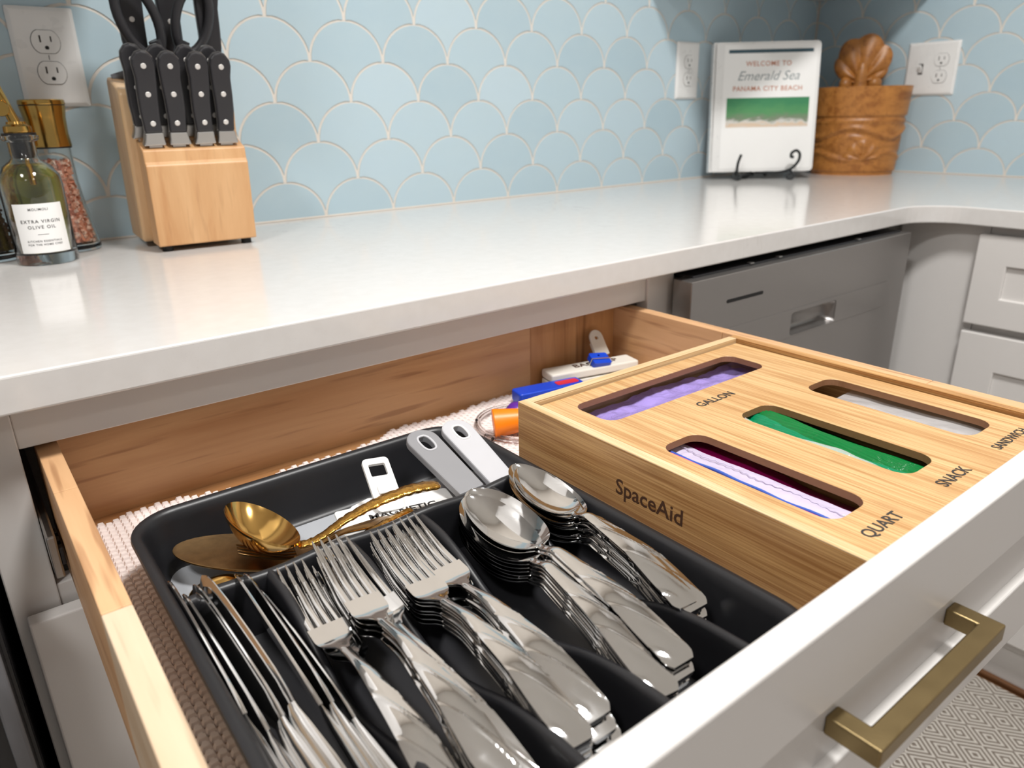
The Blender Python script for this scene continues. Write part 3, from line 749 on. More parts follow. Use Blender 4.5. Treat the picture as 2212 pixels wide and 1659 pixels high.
cxm = .004
plate('teal_stripe', [(cxm - .096, .2745), (cxm + .104, .2745), (cxm + .104, .2825), (cxm - .096, .2825)], .0004, .0006, 'teal', sheet, frame=bfr)
beach = plate('beach_photo', [(cxm - .096, .1050), (cxm + .102, .1050), (cxm + .102, .1730), (cxm - .096, .1730)], .0004, .0006, 'beach', sheet, frame=bfr)
T3 = lambda s, z, sz, mt, **k: text('cover_text', s, sz, bfr(cxm, z, .0006), BD, BU, mt, sheet, ext=.0001, **k)
T3('WELCOME TO', .2500, .0155, 'terracotta', bold=.01, space=1.1)
T3('Emerald Sea', .2220, .0300, 'greyink', shear=.35)
T3('PANAMA CITY BEACH', .1935, .0155, 'terracotta', bold=.01, space=1.1)
es = thing('easel_stand', 'small black wrought iron easel with curled arms holding the binder', 'easel', (1.65, -.15, 0))
eg = lambda a, n, z: Vector((1.6475, -.1445, 0)) + BD*a + BN*n + Vector((0, 0, z))
def curl(s):
    pts = [eg(-.01*s, -.012, .016), eg(.035*s, .012, .0165), eg(.062*s, .026, .024), eg(.078*s, .033, .042), eg(.080*s, .036, .060), eg(.071*s, .037, .069), eg(.061*s, .036, .064), eg(.060*s, .036, .055), eg(.066*s, .036, .054)]
    return spline(pts, 6)
tube('curled_arm', curl(1), .0034, 'iron', es, 8)
lp = spline([eg(-.02, -.012, .014), eg(-.048, .010, .012), eg(-.064, .030, .016), eg(-.066, .036, .040), eg(-.060, .038, .062)], 6)
tube('arm', lp, .0034, 'iron', es, 8)
for s, n0 in ((1, .02), (-1, .03)):
    ft = [eg(.064*s, .024, .022), eg(.074*s, .030, .012), eg(.066*s, .034, .0040), eg(.056*s, .032, .006), eg(.058*s, .030, .013), eg(.066*s, .030, .013)]
    tube('curled_foot', spline(ft, 6), .0032, 'iron', es, 8)
tube('back_leg', spline([eg(-.02, -.012, .016), eg(-.022, -.020, .008), eg(-.032, -.022, .0038), eg(-.042, -.020, .006), eg(-.040, -.020, .014)], 5), .0032, 'iron', es, 8)
tube('back_leg', spline([eg(.0, -.068, .20), eg(.0, -.068, .10), eg(0, -.075, .003)], 6), .0032, 'iron', es, 8)
tube('back_frame', spline([eg(-.02, -.014, .012), eg(-.02, -.046, .016), eg(-.02, -.056, .12), eg(0, -.070, .205), eg(.02, -.056, .12), eg(.02, -.046, .016), eg(.02, -.014, .012)], 6), .0030, 'iron', es, 8)

# --- carved wooden pot with shell handle
PC = Vector((1.936, -.222, 0)); pv = Vector((.87, .49, 0)).normalized(); pd = Vector((.49, -.87, 0)).normalized()
pot = thing('carved_pot', 'oval carved wooden pot with shell handle in the corner', 'pot', tuple(PC))
def pot_pt(a, z, extra=0):
    t = z/.212
    k = .905 + .115*t
    ax, ay = .1120*k + extra, .082*k + extra
    return PC + pd*(ax*math.cos(a)) + pv*(ay*math.sin(a)) + Vector((0, 0, z))
def relief(a, z):
    e = 0
    if z < .010: return -.003
    if z < .030: return .0012
    if z > .142: return .0030
    if z > .134: return -.0012
    if z > .126: return .0016
    # facing side is a = -pi/2
    x = (a + PI/2)
    wave = z - (.104 + .012*math.cos(x*3.4 + .35))
    e += .0030*math.exp(-(wave/.006)**2) - .0022*math.exp(-((wave + .013)/.005)**2)
    w2 = z - (.046 - .009*math.cos(x*3.4 + .35)); e += .0022*math.exp(-(w2/.006)**2) - .0014*math.exp(-((w2 - .011)/.005)**2)
    for cx in (.20, .20 + 2*PI/3, .20 - 2*PI/3):
        dx, dz = (x - cx)*.112, z - .037
        rr = math.hypot(dx, dz); th = math.atan2(dx, dz)
        if rr < .050 and abs(th) < 1.42 and dz > -.001:
            k = max(0., 1 - (rr/.050)**6); rib = math.cos(th*8.5)*min(1, rr/.015)
            e = (1 - k)*e + k*(.0026 + .0017*rib)
    return e*1.6
vs, fs = [], []; NA, NZ = 168, 84
for j in range(NZ + 1):
    z = .212*j/NZ
    for i in range(NA): vs.append(pot_pt(2*PI*i/NA - PI, z, relief(2*PI*i/NA - PI, z)))
for j in range(NZ):
    for i in range(NA): fs.append((j*NA + i, j*NA + (i + 1) % NA, (j + 1)*NA + (i + 1) % NA, (j + 1)*NA + i))
n0 = len(vs)
for zz, ex in ((.212, -.010), (.020, -.012)):
    for i in range(NA): vs.append(pot_pt(2*PI*i/NA - PI, zz, ex))
for i in range(NA):
    j = (i + 1) % NA; fs.append((NZ*NA + i, NZ*NA + j, n0 + j, n0 + i)); fs.append((n0 + i, n0 + j, n0 + NA + j, n0 + NA + i))
fs.append(tuple(n0 + NA + i for i in range(NA))); fs.append(tuple(range(NA))[::-1])
mesh('pot_body', vs, fs, 'carved', pot, smooth=True, sharp=60)
SC = PC + pd*(-.005) + pv*.030
def shell(sgn):
    def f(u, v):
        th = math.radians(-100 + 200*u); rm = .040 + .062*math.cos(th)
        lobes = abs(math.cos(u*PI*5.5))
        r = .004 + (rm*(1 + .10*lobes*v*v) - .004)*v
        thick = .003 + .011*math.sin(PI*min(1, .12 + v*.86))**.7*(.45 + .55*lobes)
        z = .226 + r*math.cos(th); a = r*math.sin(th)
        return SC + pd*a + Vector((0, 0, z)) - pv*(thick*sgn - .006*v)
    return f
bm = bmesh.new()
for sgn in (1, -1):
    f = shell(sgn); nu, nv = 88, 14; g = [[bm.verts.new(f(i/nu, j/nv)) for j in range(nv + 1)] for i in range(nu + 1)]
    for i in range(nu):
        for j in range(nv): bm.faces.new((g[i][j], g[i + 1][j], g[i + 1][j + 1], g[i][j + 1]))
    if sgn == 1: g1 = g
for i in range(88): bm.faces.new((g1[i][14], g1[i + 1][14], g[i + 1][14], g[i][14])); bm.faces.new((g1[i][0], g1[i + 1][0], g[i + 1][0], g[i][0]))
frombm('shell_handle', bm, 'carved', pot, smooth=True, sharp=70)
bm = bmesh.new()
bm_tube(bm, spline([SC + Vector((0, 0, .200)), SC + Vector((0, 0, .235)), SC + Vector((0, 0, .275))], 4), [.020, .020, .019, .018, .018, .017, .015, .012, .008], 14)
frombm('shell_neck', bm, 'carved', pot, smooth=True)
for s in (-1, 1):
    bm = bmesh.new(); bmesh.ops.create_uvsphere(bm, u_segments=18, v_segments=12, radius=1, matrix=Matrix.Translation(SC + pd*(.034*s) + Vector((0, 0, .219))) @ Matrix.Diagonal((.019, .016, .020, 1)))
    frombm('scroll_knob', bm, 'carved', pot, smooth=True)

# ================================================================== IN THE DRAWER
LZ = -.158            # top of the shelf liner
# --- shelf liner: thousands of little pads, one object
def liner():
    px, py = .0060, .0074
    vs, fs = [], []
    def pad(x, y, z, w, h, t, k=.62):
        o = len(vs)
        for sx, sy in ((-1, -1), (1, -1), (1, 1), (-1, 1)): vs.append((x + sx*w, y + sy*h, z))
        for sx, sy in ((-1, -1), (1, -1), (1, 1), (-1, 1)): vs.append((x + sx*w*k, y + sy*h*k, z + t))
        fs.append((o + 4, o + 5, o + 6, o + 7))
        for q in range(4): fs.append((o + q, o + (q + 1) % 4, o + 4 + (q + 1) % 4, o + 4 + q))
    x = .0400; col = 0
    while x < .692:
        edge = -.593 - .006*math.sin(x*21 + 1.0) - .004*math.sin(x*47)
        if .08 < x < .30: edge -= .020*math.sin((x - .08)/.22*PI)
        if .31 < x < .42: edge += .006*math.sin((x - .31)/.11*PI)
        y = -1.106 + (py/2 if col % 2 else 0)
        while y < edge:
            z = LZ - .0026 + (.0012*math.sin(x*60)*max(0, 1 - (edge - y)/.03) if y > edge - .03 else 0)
            pad(x, y, z, px*.545, py*.36, .0030)              # raised bead
            pad(x, y + py/2, z, px*.27, py*.22, .0014, .8)    # thin thread to the next bead
            y += py
        x += px; col += 1
    o = mesh('shelf_liner', vs, fs, 'liner')
    return tag(o, 'white waffle weave non slip liner covering the drawer bottom', 'drawer liner', kind='stuff')
liner()

# --- cutlery tray
TX0, TX1, TY0, TY1, TZ = .0560, .3545, -1.1060, -.7030, -.1095
FLOOR = -.1545
tray = thing('cutlery_tray', 'black plastic cutlery tray with wavy dividers in the drawer', 'cutlery tray', ((TX0 + TX1)/2, (TY0 + TY1)/2, LZ))
def tray_shell():
    rings = [(.0120, LZ + .0004, .026), (.0030, TZ - .006, .036), (.0004, TZ - .0035, .038), (.0010, TZ - .0008, .0375), (.0035, TZ, .035), (.0065, TZ - .0006, .032), (.0085, TZ - .003, .030), (.0105, TZ - .010, .028), (.0150, FLOOR + .008, .024), (.0170, FLOOR + .0025, .022), (.0215, FLOOR, .018)]
    vs, fs = [], []
    for i, z, r in rings:
        for p in rrect(TX0 + i, TX1 - i, TY0 + i, TY1 - i, r, 10): vs.append((p[0], p[1], z))
    m = len(vs)//len(rings)
    for i in range(len(rings) - 1):
        for k in range(m): fs.append((i*m + k, i*m + (k + 1) % m, (i + 1)*m + (k + 1) % m, (i + 1)*m + k))
    fs.append(tuple((len(rings) - 1)*m + k for k in range(m))); fs.append(tuple(range(m))[::-1])
    return mesh('tray_shell', vs, fs, 'tray', tray, smooth=True, sharp=50)
tray_shell()
def divider(path, half=.0036):
    """path: (x, y, ztop); a wall with a rounded top down to the tray floor"""
    vs, fs = [], []; n = len(path)
    sec = [(-1.9, None), (-1.0, -.010), (-1.0, -.0035), (-.7, -.0012), (0, 0), (.7, -.0012), (1.0, -.0035), (1.0, -.010), (1.9, None)]
    for i in range(n):
        a = Vector(path[max(i - 1, 0)]); b = Vector(path[min(i + 1, n - 1)]); d = (b - a); d.z = 0; d.normalize(); nr = Vector((-d.y, d.x, 0))
        x, y, zt = path[i]
        for s, dz in sec:
            z = FLOOR - .001 if dz is None else max(zt + dz, FLOOR)
            vs.append((x + nr.x*half*s, y + nr.y*half*s, z))
    m = len(sec)
    for i in range(n - 1):
        for k in range(m - 1): fs.append((i*m + k, i*m + k + 1, (i + 1)*m + k + 1, (i + 1)*m + k))
    fs.append(tuple(range(m))[::-1]); fs.append(tuple((n - 1)*m + k for k in range(m)))
    bm = bmesh.new(); me = bpy.data.meshes.new('t'); me.from_pydata(vs, [], fs); bm.from_mesh(me); bpy.data.meshes.remove(me)
    return frombm('divider', bm, 'tray', tray, smooth=True, sharp=60)
CYD = -.8300
divider([(TX0 + .0115 + (TX1 - TX0 - .023)*k/24, CYD, -.1125 + .0012*math.sin(k*.9)) for k in range(25)], .0042)
wave_pts = [(-.8300, -.1135), (-.860, -.1150), (-.888, -.1235), (-.915, -.1360), (-.940, -.1420), (-.962, -.1405), (-.988, -.1325), (-1.016, -.1215), (-1.042, -.1155), (-1.068, -.1135), (-1.095, -.1125)]
DIVX = (.1225, .1805, .2395, .3065)
for dx in DIVX:
    sp_ = spline([(dx, y, z) for y, z in wave_pts], 5)
    divider([tuple(p) for p in sp_])
def padp(x0, x1, y0, y1): plate('grey_pad', rrect(x0, x1, y0, y1, .010), FLOOR - .0005, FLOOR + .0008, 'pad', tray)
padp(.0755, .335, -.818, -.7245)
xs = (TX0 + .017,) + DIVX + (TX1 - .017,)

# --- flatware
def strip_mesh(stations, nu, fn, thick, cut=None):
    pass
def swirl(s, u, amp=.00055):
    """thin raised curves sweeping across the handle end; s metres from the end"""
    if s > .100 or s < .004: return 0
    ph = s/.036 + .62*u + .20*u*u
    f = abs(ph - round(ph))
    return amp*math.exp(-(f/.065)**2)*min(1, (.100 - s)/.02)*min(1, (s - .004)/.006)
def flat_part(name, ys, half, zc, cross, thick, mat, parent, nu=14, extra=None):
    """closed strip: for every y in ys, width 2*half(y), centre height zc(y), cross(y,u) shape"""
    vs, fs = [], []; n = len(ys)
    for y in ys:
        h = half(y)
        for k in range(nu + 1):
            u = -1 + 2*k/nu; z = zc(y) + cross(y, u) + (extra(y, u) if extra else 0); vs.append((h*u, y, z))
    o = len(vs)
    for y in ys:
        h = half(y); t = thick(y)
        for k in range(nu + 1):
            u = -1 + 2*k/nu; e = (1 - abs(u)**6)
            vs.append((h*u, y, zc(y) + cross(y, u) - t*(.35 + .65*e)))
    ix = lambda i, k: i*(nu + 1) + k
    for i in range(n - 1):
        for k in range(nu):
            f = (ix(i, k), ix(i, k + 1), ix(i + 1, k + 1), ix(i + 1, k)); fs.append(f); fs.append(tuple(o + q for q in f[::-1]))
        for k in (0, nu):
            f = (ix(i, k), ix(i + 1, k), o + ix(i + 1, k), o + ix(i, k)); fs.append(f if k == 0 else f[::-1])
    for i in (0, n - 1):
        for k in range(nu):
            f = (ix(i, k), ix(i, k + 1), o + ix(i, k + 1), o + ix(i, k)); fs.append(f[::-1] if i == 0 else f)
    return mesh(name, vs, fs, mat, parent, True, True, 62)
def lerp(tab, y):
    """smooth cubic through the table (finite difference tangents)"""
    if y <= tab[0][0]: return tab[0][1]
    if y >= tab[-1][0]: return tab[-1][1]
    n = len(tab)
    for i in range(n - 1):
        (x0, v0), (x1, v1) = tab[i], tab[i + 1]
        if y <= x1:
            h = x1 - x0; s = (v1 - v0)/h
            def tan(k):
                if k == 0 or k == n - 1: return s
                a = (tab[k][1] - tab[k - 1][1])/(tab[k][0] - tab[k - 1][0]); b = (tab[k + 1][1] - tab[k][1])/(tab[k + 1][0] - tab[k][0])
                return 0 if a*b <= 0 else 2*a*b/(a + b)
            m0, m1 = tan(i), tan(i + 1); t = (y - x0)/h
            return v0*(2*t**3 - 3*t*t + 1) + m0*h*(t**3 - 2*t*t + t) + v1*(-2*t**3 + 3*t*t) + m1*h*(t**3 - t*t)
def frange(a, b, n): return [a + (b - a)*i/n for i in range(n + 1)]
def spoon(name, label, L=.225, W=.0205, mat='steel', group=None, bowl=.41, D=.0095, ornate=False):
    t = thing(name, label, 'spoon', group=group); yb = L*(1 - bowl)
    zt = [(0, .0), (.06*L, .0035), (.30*L, .0120), (.50*L, .0120), (yb, .0052), (yb + .08*L, .0040), (L, .0095)]
    ht = [(0, .0072), (.02*L, .0100), (.10*L, .0100), (.38*L, .0062), (.56*L, .0034), (yb, .0030)]
    hand = lambda y: lerp(ht, y)
    def bowlw(y):
        q = max(0., min(1., (y - yb)/(L - yb))); q2 = q**.92
        return max(.0030*(1 - q*2) if q < .5 else .0004, W*max(0, 1 - abs(2*q2 - 1)**2.25)**.55)
    zc = lambda y: lerp(zt, y)
    ys = [0, .0008, .002, .004] + frange(.0065, .102, 64) + frange(.106, yb, 16)
    cr = lambda y, u: .0012*(1 - u*u)*min(1, y/.02)
    ex = (lambda y, u: swirl(y, u)) if not ornate else (lambda y, u: .0011*math.sin(y*520)*math.cos(u*5 + y*260)*(1 if y < .09 else 0))
    def dish(y, u):
        q = max(0., min(1., (y - yb)/(L - yb))); d = D*max(0, 1 - (2*q - 1)**2)**.75
        k = min(1, q/.10); k = k*k*(3 - 2*k)
        return .0012*(1 - u*u)*(1 - k) - d*(1 - abs(u)**2.3)*k
    flat_part('handle', ys, hand, zc, cr, lambda y: .0024, mat, t, 20, ex)
    yq = frange(yb, L - .012, 26) + [L - .012 + .012*(1 - (1 - k/9)**2) for k in range(1, 10)]
    flat_part('bowl', yq, bowlw, zc, dish, lambda y: .0016, mat, t, 18)
    return t
def fork(name, label, L=.222, mat='steel', group=None, W=.0118):
    t = thing(name, label, 'fork', group=group)
    yn, ys_, yt = .60*L, .665*L, .735*L
    zt = [(0, 0), (.06*L, .0035), (.28*L, .0115), (.46*L, .0105), (yn, .0045), (ys_ + .01*L, .0010), (.80*L, .0022), (.90*L, .0065), (L, .0125)]
    zc = lambda y: lerp(zt, y)
    ht = [(0, .0072), (.02*L, .0100), (.10*L, .0100), (.36*L, .0062), (.54*L, .0032), (yn, .0030)]
    flat_part('handle', [0, .0008, .002, .004] + frange(.0065, .102, 64) + frange(.106, yn, 14), lambda y: lerp(ht, y), zc, lambda y, u: .0011*(1 - u*u)*min(1, y/.02), lambda y: .0024, mat, t, 20, lambda y, u: swirl(y, u))
    hw = [(yn, .0030), (yn + .02*L, .0046), (ys_ - .005*L, .0108), (ys_ + .02*L, W), (yt, W*1.0)]
    flat_part('head', frange(yn, yt, 22), lambda y: lerp(hw, y), zc, lambda y, u: .0010*(1 - u*u) + .0010*abs(u)**3, lambda y: .0019, mat, t, 14)
    for k in range(4):
        cx = W*(-1 + 2*(k + .5)/4); vs, fs = [], []; n = 14
        for i in range(n + 1):
            q = i/n; y = yt - .001 + (L - yt + .001)*q; h = .00215*(1 - .60*q**1.3); th = .0017 - .0005*q; x = cx*(1 - .05*q)
            if i == n: h *= .5; th *= .6
            z = zc(y) + .0006
            for sx, sz in ((-1, -.25), (-.72, 0), (.72, 0), (1, -.25), (1, -1), (-1, -1)): vs.append((x + h*sx, y, z + th*sz))
        for i in range(n):
            for j in range(6): fs.append((i*6 + j, i*6 + (j + 1) % 6, (i + 1)*6 + (j + 1) % 6, (i + 1)*6 + j))
        fs.append(tuple(range(6))[::-1]); fs.append(tuple(n*6 + j for j in range(6)))
        bm = bmesh.new(); me = bpy.data.meshes.new('t'); me.from_pydata(vs, [], fs); bm.from_mesh(me); bpy.data.meshes.remove(me)
        frombm('tine', bm, mat, t, True, True, 40)
    return t
def table_knife(name, label, L=.235, mat='steel', group=None):
    t = thing(name, label, 'knife', group=group)
    def loft(nm, rows):
        vs, fs = [], []; m = 12
        for y, hx, z0, z1 in rows:
            for k in range(m):
                a = 2*PI*k/m; vs.append((hx*math.cos(a), y, (z0 + z1)/2 + (z1 - z0)/2*math.sin(a)))
        for i in range(len(rows) - 1):
            for k in range(m): fs.append((i*m + k, i*m + (k + 1) % m, (i + 1)*m + (k + 1) % m, (i + 1)*m + k))
        fs.append(tuple(range(m))[::-1]); fs.append(tuple((len(rows) - 1)*m + k for k in range(m)))
        bm = bmesh.new(); me = bpy.data.meshes.new('t'); me.from_pydata(vs, [], fs); bm.from_mesh(me); bpy.data.meshes.remove(me)
        return frombm(nm, bm, mat, t, True, True, 50)
    loft('handle', [(0, .0022, -.014, -.003), (.003, .0036, -.017, -.001), (.03, .0042, -.0185, 0), (.06, .0040, -.017, 0), (.085, .0034, -.0150, -.001), (.098, .0024, -.0130, -.002), (.104, .0014, -.0125, -.002)])
    vs, fs = [], []
    rows = [(.1035, -.0120, -.0020), (.112, -.0145, -.0010), (.130, -.0178, .0), (.165, -.0190, .0004), (.200, -.0185, .0002), (.220, -.0160, -.0006), (.230, -.0115, -.0020), (.2345, -.0070, -.0040)]
    for y, z0, z1 in rows:
        w = .0011 if y < .12 else .0008
        for x, z in ((-w, z1 - .0004), (0, z1), (w, z1 - .0004), (w*.7, (z0 + z1)/2), (0, z0), (-w*.7, (z0 + z1)/2)): vs.append((x, y, z))
    for i in range(len(rows) - 1):
        for k in range(6): fs.append((i*6 + k, i*6 + (k + 1) % 6, (i + 1)*6 + (k + 1) % 6, (i + 1)*6 + k))
    fs.append(tuple(range(6))[::-1]); fs.append(tuple((len(rows) - 1)*6 + k for k in range(6)))
    bm = bmesh.new(); me = bpy.data.meshes.new('t'); me.from_pydata(vs, [], fs); bm.from_mesh(me); bpy.data.meshes.remove(me)
    frombm('blade', bm, mat, t, True, True, 40)
    return t
def aim(o, end, tip, roll=0, s=1):
    """local y runs from the handle end to the tip"""
    e, p = Vector(end), Vector(tip); y = (p - e).normalized(); x = y.cross(Vector((0, 0, 1))).normalized(); z = x.cross(y)
    m = Matrix((x, y, z)).transposed().to_4x4() @ Matrix.Rotation(roll, 4, 'Y') @ Matrix.Scale(s, 4); m.translation = e
    o.matrix_basis = m
def stack(proto, label, end, tip, n, dz, seed, roll0=0, s=1, jit=.0012, back=.0):
    R = random.Random(seed)
    for k in range(n):
        c = dup(proto); c['label'] = label
        jx = R.uniform(-jit, jit); jy = R.uniform(-jit, jit)*1.6
        d = dz*(k + 1)
        aim(c, (end[0] + jx, end[1] + jy - back*k, end[2] - d), (tip[0] + jx*1.3, tip[1] + jy - back*k*.5, tip[2] - d), roll0 + R.uniform(-.03, .03), s)
# dinner forks
GF = 'dinner forks in the second compartment'
f1 = fork('dinner_fork', 'bright dinner fork lying on top beside the table knives', group=GF)
aim(f1, (.1270, -1.058, -.1300), (.1345, -.8370, -.1240), 0)
f2 = dup(f1); f2['label'] = 'top dinner fork of the nested stack in the second compartment'
aim(f2, (.1500, -1.060, -.1230), (.1590, -.8385, -.1130), .05)
stack(f1, 'dinner fork nested under the top one in the second compartment', (.1510, -1.060, -.1230), (.1620, -.8385, -.1130), 4, .0034, 4, .10, jit=.0022)
f3 = dup(f1); f3['label'] = 'rightmost dinner fork leaning against the divider in the second compartment'
aim(f3, (.1600, -1.064, -.1320), (.1680, -.8410, -.1160), -.22)
stack(f1, 'dinner fork half hidden under the bright one beside the knives', (.1290, -1.060, -.1330), (.1400, -.8380, -.1260), 2, .0040, 9, .06, jit=.002)
# salad forks
GS = 'salad forks in the middle compartment'
g1 = fork('salad_fork', 'top salad fork of the left stack in the middle compartment', L=.219, W=.0122, group=GS)
aim(g1, (.1905, -1.0640, -.1190), (.1990, -.8480, -.1180), .05)
stack(g1, 'salad fork nested below the top one in the left middle stack', (.1905, -1.0640, -.1190), (.1990, -.8480, -.1180), 6, .0030, 5, .05, jit=.0007)
g2 = dup(g1); g2['label'] = 'top salad fork of the right stack in the middle compartment'
aim(g2, (.2105, -1.0560, -.1215), (.2225, -.8410, -.1210), -.06)
stack(g1, 'salad fork nested below the top one in the right middle stack', (.2105, -1.0560, -.1215), (.2225, -.8410, -.1210), 4, .0034, 6, -.06, jit=.0022, back=.002)
# tablespoons
s1 = spoon('tablespoon', 'top tablespoon of the left stack in the fourth compartment', L=.232, W=.0225, group='tablespoons in the fourth compartment')
aim(s1, (.2495, -1.0680, -.1210), (.2800, -.8385, -.1195), .02)
stack(s1, 'tablespoon nested below the top one in the left stack of the fourth compartment', (.2495, -1.0680, -.1210), (.2800, -.8385, -.1195), 6, .0028, 11, .02, jit=.0008)
s2 = dup(s1); s2['label'] = 'top tablespoon of the right stack in the fourth compartment'
aim(s2, (.2700, -1.0610, -.1160), (.2885, -.8370, -.1205), -.04)
stack(s1, 'tablespoon nested below the top one in the right stack of the fourth compartment', (.2690, -1.0610, -.1165), (.2870, -.8380, -.1205), 5, .0028, 12, -.05, jit=.0020)
# teaspoons
t1 = spoon('teaspoon', 'top teaspoon of the stack in the rightmost compartment', L=.198, W=.0185, group='teaspoons in the rightmost compartment', D=.0075)
aim(t1, (.3125, -1.0290, -.1170), (.3290, -.8385, -.1110), .03)
t2 = dup(t1); t2['label'] = 'second teaspoon lying slightly right of the top one in the rightmost compartment'
aim(t2, (.3180, -1.0330, -.1195), (.3325, -.8395, -.1130), -.03)
stack(t1, 'teaspoon nested below the top two in the rightmost compartment', (.3165, -1.0330, -.1205), (.3300, -.8400, -.1145), 7, .0029, 21, 0, jit=.0022)
# table knives standing on their edges
KN = [(.0655, -.8080, -.1050, .0710, -.1290, .12), (.0700, -.8220, -.1090, .0790, -.1330, .10), (.0785, -.8230, -.1050, .0885, -.1270, .45), (.0865, -.8190, -.1035, .0965, -.1250, .70), (.1010, -.8260, -.1060, .1025, -.1300, -.15), (.1075, -.8300, -.1060, .1080, -.1270, .20), (.1110, -.8440, -.1120, .1160, -.1280, .35)]
ordk = ['leftmost', 'second from left', 'third from left', 'middle', 'third from right', 'second from right', 'rightmost']
k0 = None
for i, (xt, yt_, zt_, xe, ze, rl) in enumerate(KN):
    lab_ = 'polished table knife on edge, %s in the knife compartment' % ordk[i]
    k = table_knife('table_knife', lab_, group='table knives in the left compartment') if k0 is None else dup(k0)
    k['label'] = lab_; k0 = k0 or k
    aim(k, (xe, yt_ - .234, ze), (xt, yt_, zt_), rl)

# --- gold serving pieces in the back compartment
def bowl_piece(t, c, ax, ay, D, rot, tilt_ax, tilt, mat, name='bowl', th=.0014):
    vs, fs = [], []; nr, na = 22, 72
    Mx = Matrix.Translation(c) @ Matrix.Rotation(tilt, 4, tilt_ax) @ Matrix.Rotation(rot, 4, 'Z')
    for lay in (0, 1):
        for i in range(nr + 1):
            r = i/nr
            for k in range(na):
                a = 2*PI*k/na; rr = r*(1 + (.02*lay))
                vs.append(Mx @ Vector((ax*rr*math.cos(a), ay*rr*math.sin(a), -D*(1 - r*r)**.9 - th*lay)))
    for lay in (0, 1):
        o = lay*(nr + 1)*na
        for i in range(nr):
            for k in range(na): fs.append((o + i*na + k, o + i*na + (k + 1) % na, o + (i + 1)*na + (k + 1) % na, o + (i + 1)*na + k))
    o = (nr + 1)*na
    for k in range(na): fs.append((nr*na + k, nr*na + (k + 1) % na, o + nr*na + (k + 1) % na, o + nr*na + k))
    bm = bmesh.new(); me = bpy.data.meshes.new('t'); me.from_pydata([tuple(v) for v in vs], [], fs); bm.from_mesh(me); bpy.data.meshes.remove(me)
    bmesh.ops.remove_doubles(bm, verts=bm.verts, dist=1e-6)
    return frombm(name, bm, mat, t, smooth=True, sharp=50)
def ornate_handle(t, pts, w0, w1, mat, seed=1, name='handle'):
    P_ = spline(pts, 10); n = len(P_); bm = bmesh.new(); R = random.Random(seed)
    rad = []
    for i in range(n):
        q = i/(n - 1); rad.append((w0 + (w1 - w0)*q**1.4)*(1 + (.07*math.sin(i*1.9) if q > .2 else 0))*(1 if q < .9 else math.sqrt(max(.02, 1 - ((q - .9)/.1)**2))))
    bm_tube(bm, P_, rad, 16, flatn=.36)
    # swap: wide sideways, thin up is given by the flat factor on the second axis
    for v in bm.verts: v.co.z += .0007*math.sin(v.co.x*1300)*math.sin(v.co.y*1500 + v.co.x*500)
    return frombm(name, bm, mat, t, smooth=True, sharp=60)
ld = thing('gold_ladle', 'gold serving ladle with ornate handle resting in the back compartment', 'ladle', (.14, -.77, FLOOR))
bowl_piece(ld, (.1400, -.7700, -.1125), .0235, .0400, .0190, math.radians(6), 'Y', math.radians(24), 'gold')
ornate_handle(ld, [(.1560, -.7960, -.1260), (.1700, -.8010, -.1230), (.1920, -.8060, -.1120), (.2200, -.8090, -.1055), (.2480, -.8100, -.1050), (.2700, -.8110, -.1085)], .0042, .0092, 'gold_orn')
sv = thing('cake_server', 'worn gold oval cake server lying under the ladle', 'server', (.13, -.76, FLOOR))
def server_fr(a, b, h):
    r = math.radians(-36); q = Vector((a*math.cos(r) - b*math.sin(r), a*math.sin(r) + b*math.cos(r), h)); return Vector((.1290, -.7600, -.1385)) + q + Vector((0, 0, -.10*a + .0))
plate('blade', [(.055*math.cos(2*PI*k/40), .0245*math.sin(2*PI*k/40)) for k in range(40)], -.0008, .0008, 'gold_worn', sv, frame=server_fr, bev=.0005)
ornate_handle(sv, [(.1650, -.7900, -.1420), (.1850, -.8040, -.1350), (.2150, -.8130, -.1240), (.2420, -.8160, -.1190)], .0034, .0062, 'gold_orn', 3)
gs = thing('gold_spoon', 'small gold spoon lying upside down at the left of the back compartment', 'spoon', (.10, -.775, FLOOR))
b_ = bowl_piece(gs, (.1030, -.7755, -.1505), .0225, .0130, -.0100, math.radians(-18), 'X', 0, 'gold')
ornate_handle(gs, [(.1220, -.7820, -.1480), (.1450, -.7930, -.1440), (.1750, -.8030, -.1430)], .0028, .0050, 'gold_orn', 5)
gf = fork('gold_fork', 'gold serving fork with dark tines under the ladle bowl', L=.15, mat='gold_worn', W=.0105); aim(gf, (.262, -.8140, -.1400), (.1330, -.7870, -.1330), .1)

